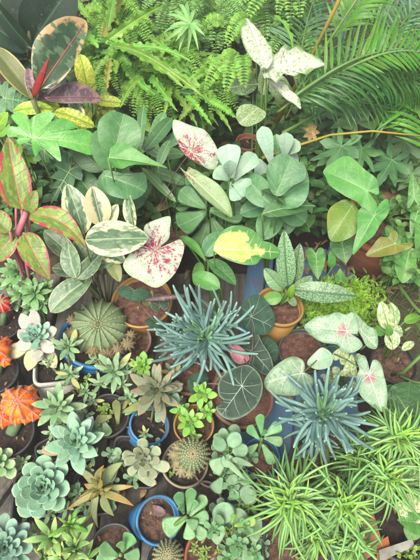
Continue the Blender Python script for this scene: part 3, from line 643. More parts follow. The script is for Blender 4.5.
def plank(parent, c, L, W, H, rz, mat, name='plank'):
    mb = MB(); ca, sa = math.cos(rz), math.sin(rz); n = 14; bv = .003; vs_ = []
    for i in range(n + 1):
        x = -L / 2 + L * i / n; wob_ = mnoise.noise(Vector((x * 4, rz, c[0] * 9))) * .003
        for (yy, zz) in ((-W / 2, -H), (-W / 2, -bv), (-W / 2 + bv, 0), (W / 2 - bv, 0), (W / 2, -bv), (W / 2, -H)):
            y = yy + wob_; z = zz + mnoise.noise(Vector((x * 6, yy * 20, 3))) * .0015
            vs_.append((c[0] + x * ca - y * sa, c[1] + x * sa + y * ca, c[2] + z))
    fc = [(i * 6 + j, i * 6 + (j + 1) % 6, (i + 1) * 6 + (j + 1) % 6, (i + 1) * 6 + j) for i in range(n) for j in range(6)]
    fc += [(5, 4, 3, 2, 1, 0), tuple(n * 6 + j for j in range(6))]
    mb.add(vs_, fc); return part(mb, name, mat, parent, smooth=False)
bench = thing('plank_bench', 'low bench of weathered grey planks under the succulent pots', 'bench', (-.2, .15, 0))
for i in range(9): plank(bench, (-.62 + i * .102, .12, .012 + .002 * (i % 3)), 1.35, .095, .02, R(90 + rnd(-1, 1)), 'wood_grey')
bb = thing('blue_board_platform', 'weathered pale blue boards beneath the tan and terracotta pots', 'board', (.28, .45, 0))
for i in range(4): plank(bb, (.105 + i * .085, .42, .020 + .001 * i), .95, .08, .018, R(90 - 8), 'wood_blue')

# ================================================================== TOP LEFT
t = thing('rubber_plant', 'dark green rubber plant with huge glossy leaves in the top left corner', 'rubber plant', below(28, 45, .44, .0))
rt = below(28, 60, .44, .02)
mb = MB(); rod(mb, [rt, rt + Vector((0, .02, .2)), P(30, 48, .44), P(29, 30, .48)], lambda q: .009 * (1.2 - q * .6), 8); part(mb, 'stem', 'stem_dull', t)
leafy(t, [('ovate', 30, 46, 74, -18, 52, .44, .58, dict(up=.2, arch=.05)), ('ovate', 30, 44, 22, -45, 42, .42, .6, dict(up=.2, roll=.3)),
          ('ovate', 34, 50, -8, -2, 20, .47, .58, dict(up=.1, roll=.7)), ('ovate', 28, 52, -14, 22, 24, .46, .52, dict(up=.4)), ('ovate', 28, 56, -10, 52, 24, .44, .45, dict(up=.6)),
          ('ovate', 28, 60, 12, 96, 26, .42, .36, dict(up=.7)), ('ovate', 36, 60, 66, 92, 26, .4, .38, dict()), ('ovate', 34, 50, 84, 26, 26, .42, .42, dict(up=.5))], 'rubber_dark', P(29, 58, .42), 'stem_dull', petr=.003)

t = thing('variegated_rubber_plant', 'variegated rubber plant, one upright leaf edged cream and pink with a red bud sheath', 'rubber plant', below(38, 92, .58, .0))
rt = below(38, 96, .58, .03)
mb = MB(); rod(mb, curve(rt, P(33, 100, .56), .02, 8), lambda q: .006, 8); part(mb, 'stem', 'stem_dull', t)
traced(t, [(32, 49), (37, 37), (47, 26), (62, 18), (75, 17), (86, 21), (87, 32), (81, 50), (71, 69), (60, 82), (47, 91), (39, 89), (32, 72)], (39, 89), (86, 20), .58, 'tineke', .05, 'tineke_rib', ribs=0, vw=.011, cup=.22, arch=.02, rings=(.08, .2, .35, .5, .65, .8, .9, .96, 1))
traced(t, [(45, 99), (50, 94), (57, 88), (72, 81), (85, 84), (97, 92), (101, 99), (94, 103), (85, 103), (62, 104)], (45, 98), (101, 98), .55, 'tineke_back', .35, 'tineke_rib', ribs=0, vw=.006, cup=-.3, label='drooping purplish leaf of the variegated rubber plant')
leafy(t, [
          ('ellip', 35, 101, 28, 68, 12, .53, .58, dict(mat='tineke_back', up=.3)), ('ellip', 34, 98, -6, 48, 22, .52, .6, dict(mat='olive_back', up=.3, cup=.5)),
          ('ellip', 38, 100, 60, 84, 12, .5, .52, dict(mat='tineke_back'))], 'tineke', P(34, 100, .55), 'stem_dull')
mb = MB(); mb.fleshy(P(33, 98, .575), P(50, 56, .66), 7.5 * MPP(P(40, 80, .6)), .014, NRM(P(40, 80, .6), .2), 'lance', 0.02, nv=14); part(mb, 'bud_sheath', 'sheath_red', t)

t = thing('gold_speckled_plant', 'yellow green speckled foliage plant below the purplish rubber leaf', 'foliage plant', below(70, 120, .5, .0))
rt = below(72, 112, .48, .05)
leafy(t, [('ellip', 88, 90, 80, 54, 18, .48, .55, dict(up=.2)), ('ellip', 54, 110, 13, 112, 14, .52, .52, dict(up=.4, arch=.12)), ('ellip', 54, 112, 95, 127, 15, .52, .50, dict(up=.4, arch=.14)),
          ('ellip', 92, 100, 124, 104, 12, .46, .45, {}), ('ellip', 96, 104, 120, 122, 11, .44, .42, {}), ('ellip', 78, 104, 96, 84, 12, .47, .5, {}), ('ellip', 96, 110, 108, 92, 10, .44, .47, {}),
          ('ellip', 60, 108, 36, 102, 12, .47, .49, {}), ('ellip', 90, 108, 78, 132, 14, .44, .4, {}), ('ellip', 100, 112, 112, 136, 12, .42, .38, {})], 'gold_speckle', rt)
leafy(t, [('ellip', 70, 102, 84, 118, 12, .5, .5, dict(mat='cream_ficus'))], 'gold_speckle', rt)

t = thing('lobed_philodendron', 'bright green philodendron with a broad deeply lobed leaf over dark foliage', 'philodendron', below(50, 140, .5, .0))
rt = below(48, 150, .48, .04)
traced(t, [(13, 120), (11, 115), (19, 113), (28, 117), (30, 121), (37, 116), (50, 115), (56, 118), (52, 124), (62, 121), (72, 124), (78, 129), (70, 132), (86, 131), (96, 137), (104, 146), (105, 156), (99, 149), (92, 143), (86, 143), (90, 149), (92, 156), (84, 155), (76, 147), (64, 140), (58, 142), (60, 150), (62, 163), (55, 159), (49, 148), (43, 143), (41, 148), (37, 158), (33, 150), (31, 141), (27, 137), (22, 145), (16, 141), (19, 135), (11, 136), (6, 134), (9, 126), (18, 126)], (32, 138), (103, 147), .52, 'bright_lobed', .3, 'vein_pale', rt, smooth=True, ribs=9, wave=.02, arch=.08, vw=.006)
leafy(t, [('lobed', 70, 170, 50, 205, 30, .40, .36, dict(mat='blue_lobed', up=.4)), ('lobed', 60, 160, 88, 196, 26, .36, .33, dict(mat='blue_lobed')), ('lobed', 44, 150, 14, 140, 30, .40, .40, dict(mat='blue_lobed'))], 'blue_lobed', rt)
t = thing('blue_green_lobed_plant', 'blue green lobed leaves at the left edge beside the rubber plant', 'foliage plant', below(10, 95, .5, .0))
rt = below(6, 110, .5, .04)
leafy(t, [('lobed', 4, 98, 32, 104, 34, .52, .50, dict(up=.4)), ('lobed', -4, 92, -4, 76, 30, .5, .54, {}), ('lobed', 0, 118, -10, 134, 30, .46, .42, {})], 'blue_lobed', rt, )
t = thing('lime_leaf_plant', 'small lime green leaves at the left edge above the pink edged leaf', 'foliage plant', below(2, 125, .5, .0))
rt = below(2, 140, .48, .04)
leafy(t, [('ovate', -4, 132, 8, 112, 14, .5, .54, {}), ('ovate', -2, 136, 10, 124, 10, .5, .52, {}), ('ovate', 2, 134, -8, 118, 12, .5, .53, {}), ('ovate', 24, 146, 36, 164, 11, .40, .36, {}), ('ovate', 20, 144, 14, 158, 11, .42, .4, {})], 'lime', rt)

# ------------------------------------------------------------------ crisp wavy fern, top centre
t = thing('crisp_wavy_fern', 'large bright green fern with long wavy edged straps filling the upper middle', 'fern', below(130, 70, .42, .0))
FR = [(104, 42, 184, 88, 17), (112, 46, 205, 98, 13), (120, 50, 192, 62, 12), (100, 44, 128, 2, 15), (105, 42, 165, 4, 14), (98, 48, 80, 22, 12), (108, 48, 132, 66, 16), (112, 36, 162, 26, 13), (122, 60, 172, 104, 14),
      (140, 70, 230, 112, 14), (150, 62, 200, 82, 15), (128, 62, 138, 104, 13), (110, 60, 106, 92, 11), (150, 78, 178, 112, 13), (165, 84, 198, 128, 12), (170, 88, 164, 118, 10), (182, 90, 226, 88, 10), (190, 92, 232, 132, 11),
      (200, 94, 178, 122, 12), (120, 50, 98, 70, 12), (110, 40, 92, 8, 13), (102, 60, 90, 84, 10), (205, 90, 207, 60, 9), (160, 60, 204, 72, 11), (130, 45, 150, 22, 10), (142, 78, 120, 108, 12), (186, 96, 212, 126, 10), (210, 100, 236, 118, 12), (98, 38, 76, 44, 10), (100, 30, 78, 0, 11), (108, 28, 116, -8, 12)]
for k in range(68):
    x = rnd(84, 212); y = rnd(5, 78) + (x - 90) * .35; an = rnd(-1.2, 1.8); L = rnd(30, 62); FR.append((x, y, x + math.cos(an) * L, y + math.sin(an) * L, rnd(8, 13)))
for k, (bx, by, tx, ty, wp) in enumerate(FR):
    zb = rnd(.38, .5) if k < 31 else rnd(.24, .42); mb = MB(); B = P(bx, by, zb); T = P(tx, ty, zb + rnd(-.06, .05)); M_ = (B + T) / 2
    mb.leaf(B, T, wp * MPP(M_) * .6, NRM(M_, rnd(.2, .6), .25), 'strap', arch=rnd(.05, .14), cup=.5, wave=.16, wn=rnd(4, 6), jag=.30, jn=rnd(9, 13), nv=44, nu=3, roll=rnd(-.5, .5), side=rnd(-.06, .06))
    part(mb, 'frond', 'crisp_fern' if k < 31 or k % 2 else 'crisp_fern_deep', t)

t = thing('umbrella_sedge', 'narrow leaved sedge with a radiating whorl near the top centre', 'sedge', below(182, 32, .5, .0))
c = P(190, 24, .5); mb = MB(); rod(mb, curve(below(186, 60, .45, .0), c, .02), lambda q: .003, 6); part(mb, 'stem', 'stem_green', t)
for k in range(17):
    an = 6.283 * k / 17 + rnd(-.1, .1); L = rnd(16, 28); mb = MB(); T = P(190 - 4 + math.cos(an) * L, 30 + math.sin(an) * L * .95, .48 + rnd(-.04, .02))
    mb.leaf(c, T, .011, NRM(c, .5, .2), 'lance', arch=.14, cup=.4, nv=8, nu=2); part(mb, 'leaf', 'grassy', t)

# ------------------------------------------------------------------ feathery ferns at the back
def fern(name, label, cx, cy, z, n, Lpx, mat, pairs, ll, lw, grp=None, an0=0, an1=6.28, cat='fern', arch=.05, env=None, zr=.06, **k):
    t = thing(name, label, cat, below(cx, cy, z, .0), grp); c0 = P(cx, cy, z - .05)
    for i in range(n):
        an = an0 + (an1 - an0) * (i + .5) / n + rnd(-.15, .15); L = Lpx * rnd(.7, 1.1); T = P(cx + math.cos(an) * L, cy + math.sin(an) * L * .9, z + rnd(-zr, zr))
        frond(t, c0 + Vector((rnd(-.01, .01), rnd(-.01, .01), 0)), T, arch * rnd(.7, 1.4), pairs, ll * rnd(.85, 1.15), lw, mat, env=env, **k)
    return t
fern('feathery_fern', 'fine feathery dull green fern clump at the top edge left of the white leaves', 214, 24, .40, 44, 36, 'feathery', 24, .022, .0055, 'feathery ferns along the back')
fern('feathery_fern', 'fine feathery fern behind the tall white speckled leaf', 252, 10, .40, 44, 36, 'feathery', 24, .024, .006, 'feathery ferns along the back')
fern('feathery_fern', 'fine feathery fern at the top edge between crisp fern and boston fern', 178, 8, .38, 36, 34, 'feathery', 22, .022, .006, 'feathery ferns along the back')
fern('feathery_fern', 'fine feathery fern low between the white leaves and the palm', 288, 48, .36, 44, 38, 'feathery', 22, .022, .006, 'feathery ferns along the back')
t = thing('boston_fern', 'light green boston fern with comb like fronds above the white caladium', 'fern', below(285, -5, .5, .0))
c0 = P(290, -22, .5)
for tx, ty, L in ((262, 2, 0), (278, 14, 0), (300, 18, 0), (316, 6, 0), (246, 20, 0), (332, -4, 0), (290, 26, 0), (240, 4, 0)):
    frond(t, c0, P(tx, ty, .5 + rnd(-.03, .03)), .04, 24, .030, .009, 'boston', kind='obov', fwd=.1, vee=.05)
for (x0, y0, x1, y1, z) in ((250, 18, 226, 45, .5), (226, 26, 200, 34, .45), (236, 54, 226, 92, .52), (240, 58, 216, 76, .5), (242, 56, 244, 88, .53), (232, 60, 206, 88, .48)):
    frond(t, P(x0, y0, z), P(x1, y1, z - .03), .03, 18, .026, .010, 'boston', kind='obov', fwd=.15, vee=.05)
mb = MB(); mb.leaf(P(249, 24, .55), P(294, 60, .54), .024, UP * .8 + Vector((0, .5, 0)), 'strap', arch=.30, cup=.4, wave=.1, jag=.15, jn=9, nv=30); part(mb, 'frond', 'crisp_fern', t)

t = thing('white_speckled_caladium', 'tall caladium with crinkled white leaves finely speckled green', 'caladium', below(268, 70, .55, .0))
rt = below(268, 95, .52, .04)
traced(t, [(247, 18), (253, 24), (261, 34), (268, 45), (273, 58), (268, 68), (259, 67), (251, 59), (245, 51), (241, 40), (240, 30), (244, 24)], (266, 64), (247, 19), .62, 'white_cal', .35, 'vein_cal', rt, 'stem_green', .002, ribs=8, vw=.008, wave=.05, arch=.06)
traced(t, [(260, 66), (266, 57), (276, 57), (283, 51), (290, 54), (298, 50), (306, 54), (313, 57), (324, 66), (314, 71), (306, 76), (300, 74), (294, 79), (285, 78), (276, 84), (264, 78)], (264, 68), (321, 66), .60, 'white_cal', .5, 'vein_cal', rt, 'stem_green', .002, ribs=9, vw=.008, wave=.07, wn=5, arch=.08)
traced(t, [(268, 78), (275, 81), (284, 84), (290, 91), (299, 98), (301, 108), (294, 104), (286, 101), (278, 93), (270, 88)], (269, 82), (300, 107), .56, 'white_cal', .5, 'vein_cal', rt, 'stem_green', .002, ribs=7, vw=.008, wave=.06)
traced(t, [(240, 107), (250, 105), (260, 108), (266, 115), (260, 123), (250, 127), (241, 125), (236, 117)], (258, 108), (239, 124), .5, 'speckle_cal', .4, 'vein_mid_pale', rt, 'stem_green', .002, ribs=7, vw=.008, wave=.04)
leafy(t, [('ovate', 256, 52, 246, 64, 12, .55, .5, {}), ('ovate', 268, 66, 262, 96, 16, .52, .47, dict(mat='speckle_cal'))], 'white_cal', rt)
leafy(t, [('ovate', 258, 84, 228, 88, 20, .48, .46, dict(mat='speckle_cal')), ('ovate', 254, 72, 240, 76, 18, .5, .46, dict(mat='speckle_cal')), ('ovate', 268, 84, 290, 92, 22, .50, .48, dict(mat='speckle_cal'))], 'speckle_cal', rt)

fern('feathery_fern', 'fine arching fern woven through the wavy fern at the upper left', 120, 30, .40, 26, 34, 'boston', 26, .018, .0055, 'feathery ferns along the back')
fern('feathery_fern', 'fine arching fern in the middle of the wavy fern mass', 172, 66, .38, 26, 36, 'boston', 26, .018, .0055, 'feathery ferns along the back')
fern('feathery_fern', 'fine bright fern just left of the white speckled caladium stems', 218, 92, .38, 22, 30, 'boston', 24, .018, .0055, 'feathery ferns along the back')
fern('feathery_fern', 'fine arching fern at the lower edge of the wavy fern above the oval leaves', 150, 100, .34, 26, 32, 'boston', 24, .018, .0055, 'feathery ferns along the back')
fern('feathery_fern', 'fine arching fern beside the gold speckled plant', 104, 70, .34, 24, 30, 'boston', 24, .018, .0055, 'feathery ferns along the back')
# ------------------------------------------------------------------ palms, top right
def palmenv(q): return (math.sin(math.pi * min(1, q * .8 + .18))) ** .5
t = thing('areca_palm', 'areca palm with long dark arching fronds and upright bright leaflets', 'palm', below(330, 60, .5, .0))
c0 = below(290, 130, .45, .05)
mb = MB(); rod(mb, [c0, P(284, 132, .42), P(322, 112, .42), P(372, 86, .45)], lambda q: .006 * (1.2 - .7 * q), 8); part(mb, 'stem', 'stem_green', t)
mb = MB(); rod(mb, [P(276, 122, .35), P(300, 78, .5), P(318, 44, .6), P(345, -12, .75)], lambda q: .0055 * (1.2 - .5 * q), 8); part(mb, 'stem', 'palm_stem', t)
mb = MB(); rod(mb, [P(272, 130, .3), P(296, 92, .4), P(330, 40, .52), P(362, -8, .65)], lambda q: .005 * (1.2 - .5 * q), 8); part(mb, 'stem', 'stem_green', t)
frond(t, P(278, 112, .50), P(428, 62, .56), .07, 56, .13, .0050, 'palm_dark', vee=-.25, sides=(1,), miss=.1, rg=.22, fwd=.75, droop=.3, sr=.0028, env=palmenv, nv=6)
frond(t, P(290, 104, .50), P(440, 96, .50), .07, 40, .12, .0055, 'palm_dark', vee=-.30, fwd=.8, droop=.35, sr=.003, env=palmenv, nv=6)
frond(t, P(292, 98, .54), P(430, 58, .57), .06, 22, .105, .0085, 'palm_bright', vee=.5, fwd=.55, sides=(-1,), droop=-.05, sr=.004, env=palmenv, nv=6)
frond(t, P(340, 72, .58), P(436, 56, .60), .03, 18, .07, .008, 'palm_bright', vee=.15, fwd=.7, droop=.05, sr=.004, env=palmenv, nv=6)
frond(t, P(330, 50, .40), P(436, 34, .42), .05, 26, .20, .010, 'palm_blue', vee=.1, fwd=.7, droop=.1, env=palmenv, nv=6)
frond(t, P(300, 40, .40), P(400, -30, .46), .04, 26, .20, .011, 'palm_blue', vee=.05, fwd=.6, droop=.12, env=palmenv, nv=6)
frond(t, P(292, 70, .35), P(312, -30, .45), .04, 26, .18, .011, 'palm_blue', vee=.05, fwd=.5, droop=.12, env=palmenv, nv=6)
frond(t, P(350, 30, .36), P(440, -6, .40), .04, 24, .20, .010, 'palm_blue', vee=.05, fwd=.6, droop=.1, env=palmenv, nv=6)
frond(t, P(334, 38, .5), P(372, -10, .58), .02, 20, .10, .010, 'palm_bright', vee=.2, fwd=.8, env=palmenv)
for (x0, y0, x1, y1, z, m_, l_) in ((300, 108, 420, 120, .42, 'palm_dark', .08), (310, 96, 432, 84, .46, 'palm_bright', .08), (286, 118, 352, 58, .44, 'palm_dark', .07), (322, 86, 430, 16, .42, 'palm_bright', .09), (352, 84, 436, 106, .44, 'palm_bright', .07), (300, 60, 330, -14, .44, 'palm_dark', .08), (380, 60, 440, 0, .44, 'palm_blue', .10)):
    frond(t, P(x0, y0, z), P(x1, y1, z + .04), .05, 24, l_, .0055, m_, vee=.1, fwd=.7, droop=.2, sr=.002, env=palmenv, miss=.15, rg=.3, side=rnd(-.03, .03))
t = thing('areca_palm', 'second palm with thin young leaflets at the right edge below the long frond', 'palm', below(415, 120, .4, .0))
for x0, y0, x1, y1 in ((430, 160, 396, 96), (436, 150, 412, 84), (426, 130, 380, 112)):
    frond(t, P(x0, y0, .42), P(x1, y1, .46), .04, 14, .13, .009, 'palm_bright', vee=.2, fwd=.8, env=palmenv)
mb = MB(); mb.leaf(P(362, -6, .42), P(378, 16, .40), .05, NRM(P(368, 4, .4)), 'ovate', wave=.1); o = mb.build('dry_leaf', 'dry'); tag(o, 'dry brown leaf caught among the blue green fronds at the top right', 'dry leaf')
mb = MB()
for k in range(7):
    an = k * .9; mb.leaf(P(311, 133, .42), P(311 + 9 * math.cos(an), 133 + 11 * math.sin(an), .41), .012, NRM(P(311, 133, .42)), 'lance', wave=.2, arch=.1)
o = mb.build('dry_leaf', 'dry'); tag(o, 'curled tan dry leaf by the base of the palm stems', 'dry leaf')

# castor like dark palmate shrub
t = thing('palmate_shrub', 'dark green shrub with star shaped palmate leaves under the palm', 'shrub', below(360, 130, .38, .0))
rt = below(368, 160, .3, .02)
mb = MB(); rod(mb, curve(rt, P(362, 120, .38), .02), lambda q: .006, 7); part(mb, 'stem', 'stem_dull', t)
rows = []
for (x, y, ax, ay, wp, z) in ((356, 122, 340, 104, 42, .42), (342, 146, 328, 168, 40, .40), (362, 148, 356, 174, 40, .38), (390, 118, 404, 132, 44, .40), (392, 160, 378, 184, 40, .36), (404, 140, 420, 156, 42, .36), (334, 120, 318, 112, 34, .36), (378, 100, 372, 86, 38, .36),
                              (412, 104, 424, 92, 36, .34), (330, 156, 316, 152, 30, .34), (410, 176, 424, 192, 34, .3), (346, 100, 352, 84, 30, .3), (376, 136, 390, 148, 36, .33)):
    k = 1.25
    rows.append(('palm7', x, y, x + (ax - x) * k, y + (ay - y) * k, wp * 1.1, z, z - .02, dict(up=rnd(.2, .6), vein='vein_mid', wave=.05, arch=rnd(-.05, .1), ragged=.05)))
for q in range(22):
    x, y = rnd(318, 424), rnd(92, 190); an = rnd(0, 6.28); z = rnd(.26, .38); L = rnd(13, 19)
    rows.append(('palm7', x, y, x + L * math.cos(an), y + L * math.sin(an), rnd(26, 38), z, z - .01, dict(up=rnd(.2, .7), vein='vein_mid', wave=.06, arch=rnd(-.1, .12), ragged=.08)))
leafy(t, rows, 'palmate_dark', rt, 'stem_dull')
mb = MB(); pts = [P(262, 158, .46), P(290, 148, .47), P(330, 135, .48), (P(372, 131, .49)), P(432, 137, .48)]
rod(mb, pts, lambda q: .0035 * (1.1 - .5 * q), 7); o = mb.build('bare_stem', 'palm_stem'); tag(o, 'thin arched yellow stem crossing in front of the star shaped leaves', 'stem')

# ================================================================== MIDDLE BAND
t = thing('round_leaf_plant', 'plant with big rounded deep green leaves left of the spotted caladium', 'foliage plant', below(115, 160, .42, .0))
rt = below(112, 175, .42, .05)
traced(t, [(105, 116), (115, 112), (127, 115), (137, 122), (141, 134), (140, 145), (134, 154), (120, 157), (107, 157), (100, 145), (98, 127)], (114, 156), (124, 114), .50, 'big_round', .15, 'vein_pale', rt, ribs=9, vw=.007, arch=.06)
traced(t, [(109, 152), (120, 147), (135, 152), (152, 162), (168, 169), (150, 168), (132, 169), (120, 172), (110, 165)], (109, 158), (168, 169), .52, 'arrow_green', .6, 'vein_pale', rt, ribs=6, vw=.006, cup=.5, fold=1)
traced(t, [(104, 170), (120, 174), (132, 177), (144, 174), (147, 187), (140, 197), (130, 201), (110, 196), (102, 184)], (106, 176), (142, 190), .44, 'big_round', .4, 'vein_pale', rt, ribs=8, vw=.007)
leafy(t, [ ('ovate', 104, 170, 72, 138, 26, .42, .46, dict(mat='big_round_deep', roll=.5)),
          ('ellip', 116, 205, 124, 168, 42, .36, .42, dict(up=.3)), ('ellip', 110, 170, 100, 128, 28, .45, .52, dict(up=.1)), ('ovate', 100, 205, 70, 165, 26, .34, .38, dict(mat='big_round_deep')), ('ellip', 120, 200, 146, 196, 26, .32, .32, {})], 'big_round', rt)

t = thing('smooth_leaf_plant', 'plant with smooth oval mid green leaves on pale stems between the large leaves', 'foliage plant', below(165, 165, .35, .0))
rt = below(170, 195, .33, .05)
leafy(t, [('ellip', 140, 150, 144, 104, 9, .42, .46, {}), ('ellip', 152, 140, 165, 112, 12, .42, .45, {}), ('ellip', 146, 150, 172, 118, 14, .43, .44, {}), ('ellip', 168, 160, 140, 142, 12, .42, .42, {}), ('ellip', 158, 168, 170, 140, 10, .42, .45, {}), ('ellip', 150, 158, 184, 154, 13, .40, .38, {}),
          ('ellip', 150, 170, 186, 184, 12, .36, .33, {}), ('ellip', 142, 168, 176, 202, 9, .36, .34, {}), ('ellip', 152, 178, 134, 210, 14, .32, .3, {}), ('ellip', 164, 148, 186, 132, 13, .4, .41, {})], 'obovate', rt)

t = thing('peperomia', 'peperomia with glossy spoon shaped leaves behind the yellow green dieffenbachia leaf', 'peperomia', below(205, 220, .28, .0))
rt = below(205, 225, .28, .06)
leafy(t, [('obov', 206, 212, 178, 226, 26, .34, .34, dict(up=.3, th=.003)), ('obov', 206, 208, 180, 190, 22, .33, .35, dict(th=.003)), ('obov', 206, 206, 190, 172, 20, .32, .36, dict(th=.003)), ('obov', 210, 210, 244, 212, 26, .33, .32, dict(th=.003)), ('obov', 214, 205, 246, 190, 24, .3, .32, dict(th=.003)),
          ('obov', 212, 218, 226, 246, 22, .31, .3, dict(th=.003)), ('obov', 208, 220, 198, 250, 22, .3, .29, dict(th=.003)), ('obov', 200, 196, 170, 176, 18, .31, .32, dict(th=.003)), ('obov', 200, 196, 174, 206, 18, .30, .3, dict(th=.003))], 'obovate', rt)

t = thing('pale_kalanchoe', 'kalanchoe with paddle shaped powdery blue green leaves behind the folded spotted leaf', 'kalanchoe', below(230, 160, .42, .0))
rt = below(232, 185, .40, .06)
leafy(t, [('obov', 232, 178, 228, 144, 24, .47, .52, dict(up=.2)), ('obov', 234, 180, 256, 154, 18, .46, .5, dict(up=.3)), ('obov', 232, 182, 250, 190, 20, .45, .44, dict()), ('obov', 230, 182, 240, 200, 18, .44, .42, dict()), ('obov', 230, 176, 230, 160, 14, .49, .54, dict(up=.1)), ('obov', 228, 180, 214, 170, 16, .43, .45, dict())], 'jade_pale', rt)
t = thing('pale_kalanchoe', 'kalanchoe with upright powdery blue leaves behind the large round leaf', 'kalanchoe', below(275, 150, .42, .0))
rt = below(276, 172, .42, .06)
leafy(t, [('obov', 272, 166, 262, 126, 16, .46, .54, dict(up=.1)), ('obov', 278, 160, 276, 134, 11, .45, .5, dict(mat='jade')), ('obov', 284, 158, 286, 132, 15, .47, .53, dict(up=.1)), ('obov', 284, 156, 300, 142, 15, .46, .5, dict()), ('obov', 284, 158, 298, 156, 13, .46, .45, dict()), ('obov', 270, 170, 254, 168, 18, .42, .42, dict())], 'jade_pale', rt)

t = thing('large_round_leaf_plant', 'plant with overlapping broad blue green round leaves right of centre', 'foliage plant', below(280, 190, .42, .0))
rt = below(278, 215, .40, .06)
traced(t, [(267, 167), (275, 157), (285, 154), (297, 161), (305, 170), (304, 180), (292, 187), (281, 196), (272, 193), (267, 180)], (277, 193), (292, 158), .48, 'big_round', .15, 'vein_pale', rt, ribs=9, vw=.008, wave=.03, arch=.06)
traced(t, [(298, 163), (307, 171), (309, 184), (307, 197), (300, 207), (288, 210), (277, 206), (275, 196)], (278, 200), (309, 180), .45, 'big_round', .3, 'vein_pale', rt, ribs=8, vw=.006)
leafy(t, [ ('ellip', 272, 206, 244, 176, 26, .43, .45, dict(up=.4, roll=.3)), ('lance', 262, 214, 316, 206, 18, .44, .42, dict(mat='big_round_deep', up=.6, arch=.1)),
          ('lance', 262, 190, 286, 206, 14, .46, .46, dict(mat='big_round_deep', up=.5, roll=.5)), ('ellip', 280, 206, 306, 222, 26, .38, .36, {}), ('ellip', 276, 206, 262, 240, 26, .36, .33, {}), ('ellip', 270, 204, 240, 214, 20, .36, .36, {}), ('ellip', 282, 204, 284, 236, 26, .34, .3, {})], 'big_round', rt)
tt = thing('clay_pot', 'small terracotta pot rim behind the pale paddle leaves', 'pot', below(245, 140, .32, .0)); pot(tt, 248, 141, .26, 12, 'terracotta', 'soil_dark', h=.12)

t = thing('spotted_caladium', 'caladium with white leaves splashed pink, growing from a wide thin rimmed pot', 'caladium', below(152, 235, .2, .0))
O, r_, A_ = pot(t, 150, 233, .18, 38, 'clear_rim', 'soil_red', h=.15, thick=.03, lip=.008)
CR = O + Vector((0, 0, -.01))
traced(t, [(172, 244), (180, 239), (184, 249), (177, 270), (167, 282), (155, 288), (140, 281), (129, 275), (123, 265), (130, 254), (135, 246), (143, 240), (145, 226), (159, 219), (170, 217), (170, 228), (169, 238), (161, 247)], (155, 250), (125, 270), .38, 'splash_cal', .2, 'vein_mid_pale', CR, 'stem_purple', .0014, ribs=12, vw=.007, wave=.03, arch=.02)
traced(t, [(173, 120), (178, 120), (190, 125), (204, 131), (213, 142), (218, 155), (216, 168), (207, 169), (198, 163), (192, 160), (186, 156), (180, 148), (178, 142), (173, 131)], (191, 152), (217, 166), .48, 'splash_cal', .2, 'vein_mid_pale', CR, 'stem_purple', .0014, ribs=9, vw=.012, wave=.05)
traced(t, [(179, 166), (184, 172), (187, 171), (190, 168), (203, 176), (218, 186), (228, 200), (232, 217), (220, 212), (202, 198), (190, 183)], (187, 173), (231, 216), .45, 'splash_green', .3, 'vein_mid_pale', CR, 'stem_purple', .0014, ribs=8, vw=.008, cup=.55, fold=1)

t = thing('yellow_dieffenbachia', 'dieffenbachia with one broad yellow leaf edged green', 'dieffenbachia', below(245, 260, .3, .0))
rt = below(222, 282, .26, .05)
traced(t, [(213, 249), (216, 240), (225, 230), (237, 227), (250, 230), (257, 235), (262, 241), (272, 244), (280, 251), (277, 257), (270, 260), (261, 259), (255, 265), (242, 265), (227, 260), (217, 254)], (214, 249), (279, 253), .37, 'yellow_dief', .25, 'vein_cream', rt, ribs=14, vw=.008, wave=.02, arch=.05)
leafy(t, [ ('ovate', 208, 260, 236, 285, 18, .30, .28, dict(mat='deep_leaf', roll=.5)), ('lance', 180, 236, 206, 262, 10, .32, .32, dict(mat='arrow_green', roll=.4)), ('ovate', 204, 256, 224, 232, 20, .3, .32, dict(mat='big_round')), ('ovate', 220, 288, 192, 274, 18, .27, .27, dict(mat='arrow_green')), ('ellip', 200, 262, 196, 286, 12, .27, .25, dict(mat='arrow_green'))], 'yellow_dief', rt)

t = thing('silver_speckled_aglaonema', 'aglaonema with silver speckled leaves in a tall tan pot', 'potted plant', below(280, 300, .2, .0))
O, r_, A_ = pot(t, 280, 305, .20, 24, 'plastic_tan', 'soil_red', h=.17, tilt=(.10, .14), taper=.7)
leafy(t, [('ovate', 288, 286, 284, 230, 19, .27, .40, dict(up=.1, nv=20)), ('ovate', 294, 284, 300, 243, 15, .26, .35, dict(up=.15)), ('ovate', 292, 290, 356, 296, 21, .26, .27, dict(up=.4, arch=.08, nv=20)), ('ovate', 284, 290, 264, 268, 16, .25, .29, dict(up=.3, roll=.3)), ('ovate', 282, 296, 262, 300, 14, .24, .23, dict(mat='arrow_green', roll=.4)), ('ovate', 292, 294, 312, 276, 16, .25, .28, dict(roll=-.4)), ('ellip', 290, 298, 294, 284, 7, .24, .3, dict(mat='lime')), ('ovate', 288, 296, 296, 306, 8, .24, .22, {})], 'silver_speckle', O, 'stem_green')

